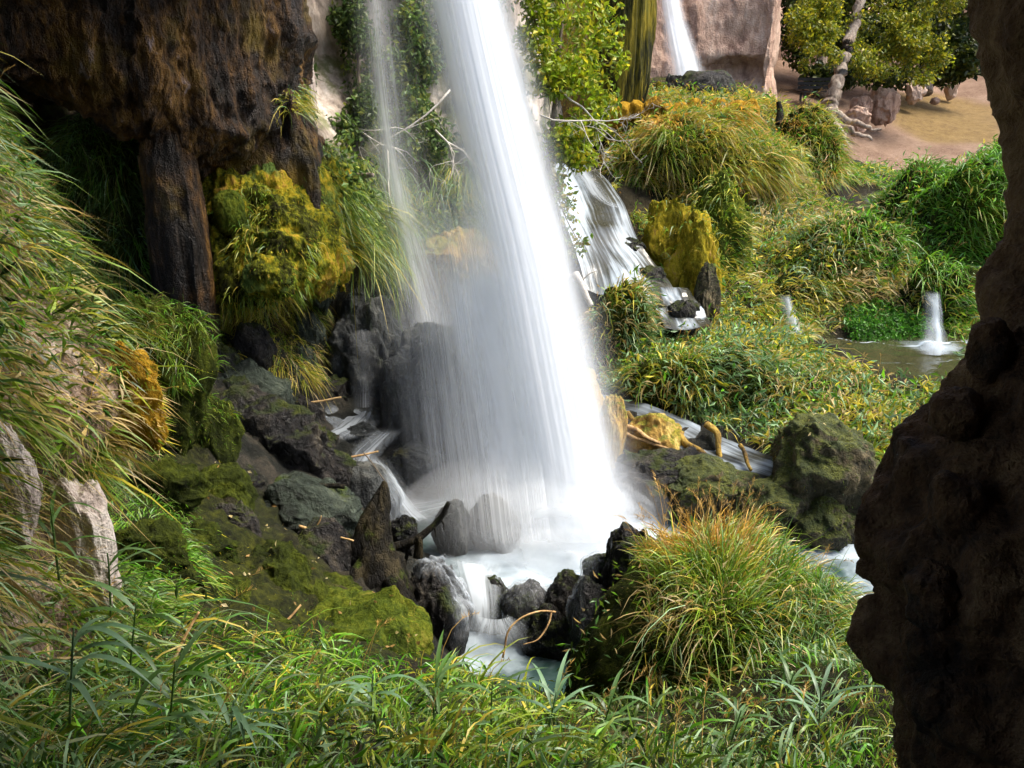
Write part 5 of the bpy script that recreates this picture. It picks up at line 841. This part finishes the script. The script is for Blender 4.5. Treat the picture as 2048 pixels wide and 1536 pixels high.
for i, (x, y, t, lab, nl, Ls, Wl, ln) in enumerate(((130,1400,2.9,'broad drooping reed at the lower left corner',8,.42,.013,(.5,.1)),(250,1330,3.3,'dark broad reed arching right above the lower left corner',8,.42,.013,(.6,0)),(330,1450,3.1,'tall reed with long curved leaves near the bottom left',9,.40,.013,(.5,.1)),(450,1500,3.2,'low bent reed at the bottom edge left of centre',7,.34,.012,(.5,0)),
        (215,1200,3.6,'blue green reed in front of the pale pinkish rock',8,.36,.011,(.4,-.2)),(110,1120,3.4,'upright green reed on the near bank by the white rock',7,.36,.008,(.2,0)),(740,1440,4.1,'broad bladed reed in the centre foreground left of the pool',9,.40,.012,(.2,0)),(870,1430,4.4,'leafy reed in front of the lower pool',9,.42,.012,(.1,0)),
        (980,1450,4.3,'reed with fanned blades below the forked twig',9,.40,.012,(.1,0)),(1090,1470,4.3,'arching reed at the foot of the grassy mound',9,.40,.012,(.4,0)),(1190,1480,4.4,'dark reed bending right before the grassy mound',8,.40,.012,(.6,0)),(620,1510,3.6,'pale arched reed at the bottom edge in the middle',7,.36,.012,(.6,0)),(1640,1470,4.2,'pale leaning reed stalk beside the cave wall foot',8,.42,.010,(-.2,0)),(1560,1420,4.6,'reed with drooping leaves on the mound front',8,.36,.010,(.4,0)),(1450,1500,4.2,'low reed at the bottom of the grassy mound',8,.36,.010,(.5,0)))):
    reed((x, y), t, lab, nl, Ls, Wl, ln, 400 + i, (((.07,.15,.03),(.11,.20,.07),(.05,.11,.02)) if i % 3 else ((.10,.19,.09),(.14,.24,.13))))

# ------------------------------------------------------------------ shrubs and trees
def crown_pts(clumps, n):
    w_ = np.array([c[3] * c[4] for c in clumps], float); i = rng.choice(len(clumps), n, p=w_ / w_.sum()); q = np.array(clumps, float)[i]
    d = nrm(rng.normal(size=(n, 3))) * (rng.random((n, 1)) ** .45); s = q[:, 2] / FPX; c = P(q[:, 0], q[:, 1], q[:, 2])
    p = c + d * np.stack([q[:, 3] * s, (q[:, 3] + q[:, 4]) * .5 * s, q[:, 4] * s], 1); keep = fbm(p * 2.2 / np.clip(q[:, 2:3] / 12, 1, 3), 3, 280) > -.12
    return p[keep]
def shrub(name, label, cat, clumps, n, size, cols, trunk, r0, mat='twig_dark', limbs=True, droopy=.5, group=None):
    root = empty(name, P(*trunk[0])); tag(root, label, cat, group); p = crown_pts(clumps, n)
    under(leaf_mesh('crown', p, rng.uniform(*size, len(p)), cols, droopy=droopy), root)
    under(tube('trunk', px(*trunk), r0, r0 * .45, M[mat], 30, 12, int(r0 * 1000), .12, r0 * .2), root)
    if limbs:
        tp = crom(np.array(px(*trunk)), 30); seg = []
        for c in clumps:
            e = P(c[0], c[1], c[2]); k = int(np.argmin(np.linalg.norm(tp - e, axis=1))); k = max(4, k - 6); mid = (tp[k] + e) / 2 + np.array([0, 0, .1]) * np.linalg.norm(e - tp[k])
            seg.append(tube_np(crom(np.array([tp[k], mid, e]), 12), np.linspace(r0 * .13, r0 * .04, 12), 6)); V, F_, T3 = seg[-1]; under(mesh_np('limb', V, [F_, T3], M[mat]), root)
YG = [(.27,.32,.012),(.19,.28,.012),(.40,.36,.02),(.12,.19,.01),(.24,.31,.014)]; GR = [(.07,.13,.02),(.10,.17,.03),(.045,.085,.015),(.16,.19,.03)]
shrub('maple_shrub', 'bright yellow green leafy shrub right of the main fall', 'shrub', [(1060,20,12.7,45,80),(1110,70,12.8,70,80),(1155,40,13.2,60,60),(1150,170,12.9,70,80),(1195,110,13.2,50,60),(1110,190,12.6,50,70),(1130,270,12.6,50,60),(1175,255,12.8,40,40),(1155,315,12.5,40,30),(1215,205,13.2,30,40),(1225,50,13.4,30,50),(1235,120,13.4,22,30),(1085,120,12.5,30,60),(1120,-80,13,90,80)], 10000, (.08,.15), YG, ((1075,520,12.9),(1090,380,12.8),(1105,250,12.8),(1120,100,12.9),(1130,-60,13)), .05)
shrub('hanging_bough', 'leafy bough hanging over the upper cascade', 'shrub', [(1130,400,12.3,22,30),(1140,440,12.2,24,25),(1155,475,12.1,26,22),(1170,470,12.1,18,14),(1150,505,12.1,20,16),(1115,360,12.4,22,30)], 520, (.07,.12), [(.09,.17,.015),(.14,.21,.02),(.24,.2,.03)], ((1090,290,12.6),(1105,350,12.45),(1125,420,12.25),(1160,490,12.1)), .016)
shrub('cliff_shrub', 'green shrub on the cliff between the two falls', 'shrub', [(800,40,12.2,50,60),(840,100,12.3,45,80),(790,140,12.1,40,60),(830,230,12.1,40,60),(870,60,12.4,40,80),(810,290,12.0,40,40),(870,280,12.2,40,50),(820,-80,12.4,70,70)], 6500, (.08,.14), GR, ((830,420,12.2),(835,280,12.1),(830,120,12.2),(830,-60,12.3)), .035)
shrub('cliff_shrub', 'dark leafy shrub climbing the pale rock left of the thin fall', 'shrub', [(705,30,11.7,30,50),(725,90,11.7,35,50),(715,160,11.6,30,50),(730,220,11.5,35,40),(680,60,11.7,25,40),(700,260,11.4,40,30),(640,255,11.2,35,25),(620,150,11.4,14,30),(715,-60,11.8,40,60)], 5000, (.07,.12), [(.05,.09,.02),(.075,.13,.03),(.035,.06,.014),(.11,.15,.03)], ((720,330,11.7),(722,220,11.6),(715,100,11.7),(715,-40,11.8)), .03)
shrub('cliff_shrub', 'small green plant tuft under the overhang lip', 'plant', [(508,145,9.2,12,20),(512,180,9.2,12,15),(500,155,9.2,10,14)], 160, (.035,.07), GR, ((512,200,9.3),(508,160,9.25),(505,130,9.2)), .008, limbs=False)
shrub('cliff_shrub', 'pale leafy plants along the cliff edge by the thin fall', 'plant', [(640,300,10.4,30,25),(665,330,10.5,25,30),(625,235,10.6,30,15),(690,300,10.9,25,30)], 700, (.05,.08), [(.12,.18,.06),(.16,.22,.08),(.08,.13,.03)], ((650,380,10.5),(650,330,10.45),(655,290,10.4)), .012, limbs=False)
TL = [(.17,.20,.010),(.26,.26,.012),(.12,.15,.008),(.34,.30,.02),(.08,.11,.008)]
shrub('cottonwood_tree', 'pale trunked cottonwood leaning over the sandy clearing', 'tree', [(1640,110,25.2,45,32),(1655,70,25.4,34,30),(1745,90,25.2,40,28),(1600,60,25.5,40,45),(1745,60,26,70,38),(1800,95,26,65,40),(1855,60,26.4,60,45),(1790,150,26,45,30),(1880,115,26.4,35,28),(1735,125,25.6,35,30),(1640,15,25.8,48,40),(1840,150,26.3,35,22),(1800,0,26,64,50),(1880,-20,26.6,60,60),(1620,130,25.2,28,20)], 24000, (.09,.17), TL, ((1652,248,25.2),(1664,205,25.3),(1680,150,25.5),(1698,80,25.8),(1722,0,26.1),(1752,-120,26.5)), .27, 'bark', limbs=False)
DK_SHADE = [(.03,.05,.008),(.055,.075,.01),(.02,.035,.006),(.09,.10,.012)]  # shade behind the cottonwood painted into these leaf colours
shrub('broad_tree', 'tree with drooping boughs behind the cottonwood, shade put into its dark leaves', 'tree', [(1590,-20,28,50,60),(1575,60,27.5,35,50),(1650,-40,29,80,80),(1720,10,30,90,80),(1620,80,28,45,45),(1680,60,30,60,50),(1600,110,28,35,25),(1700,140,29,50,34),(1640,150,28.5,40,26),(1760,140,30,50,34)], 18000, (.16,.30), DK_SHADE, ((1640,200,29),(1645,100,29),(1650,-60,29)), .25, 'bark')
shrub('broad_tree', 'bushy tree on the far slope by the cave wall, shade put into its dark leaves', 'tree', [(1830,20,30,90,80),(1900,60,31,80,70),(1940,-20,31,80,80),(1780,80,30,60,50),(1930,120,31,50,35),(1850,-60,31,100,60),(1860,110,31,60,40),(1820,150,31,60,30),(1900,150,31.5,50,24)], 18000, (.18,.32), DK_SHADE, ((1850,185,31),(1850,80,31),(1850,-60,31.5)), .3, 'bark')
rt = empty('tree_roots', P(1660, 250, 25.2)); tag(rt, 'bare pale roots spreading over the bank below the cottonwood', 'roots')
for i, q in enumerate((((1660,235,25.1),(1690,255,24.6),(1715,270,24.3),(1745,283,24.2)),((1655,240,25),(1640,262,24.4),(1620,282,24)),((1662,240,25),(1680,265,24.3),(1695,290,23.8)),((1668,232,25.2),(1712,245,25),(1760,262,25)),((1650,240,25),(1625,250,24.6),(1600,255,24.4)),((1655,240,25),(1660,270,24.2),(1668,300,23.8)))):
    under(tube('root', px(*q), .13, .04, M['bark'], 24, 8, i, .4, .12), rt)
# bench under the cottonwood
bn = empty('park_bench', P(1636, 212, 27)); tag(bn, 'dark slatted bench behind the cottonwood trunk', 'bench')
bc = np.array(bn.location)
def box(name, c, s, mat, root):
    c = np.array(c, float); s = np.array(s, float) / 2; V = np.array([[x, y, z] for x in (-1, 1) for y in (-1, 1) for z in (-1, 1)]) * s + c
    return under(mesh_np(name, V, np.array([[0,1,3,2],[4,6,7,5],[0,4,5,1],[2,3,7,6],[0,2,6,4],[1,5,7,3]]), M[mat], smooth=False), root)
for k in range(4): box('seat_slat', bc + [0, -.18 + .12 * k, .45], (1.3, .09, .035), 'metal', bn)
for k in range(3): box('back_slat', bc + [0, .28 + .03 * k, .6 + .13 * k], (1.3, .03, .10), 'metal', bn)
for sx in (-.55, .55):
    for sy in (-.18, .2): box('leg', bc + [sx, sy, .2], (.06, .06, .46), 'metal', bn)
    box('arm_rest', bc + [sx, .05, .66], (.06, .5, .04), 'metal', bn)
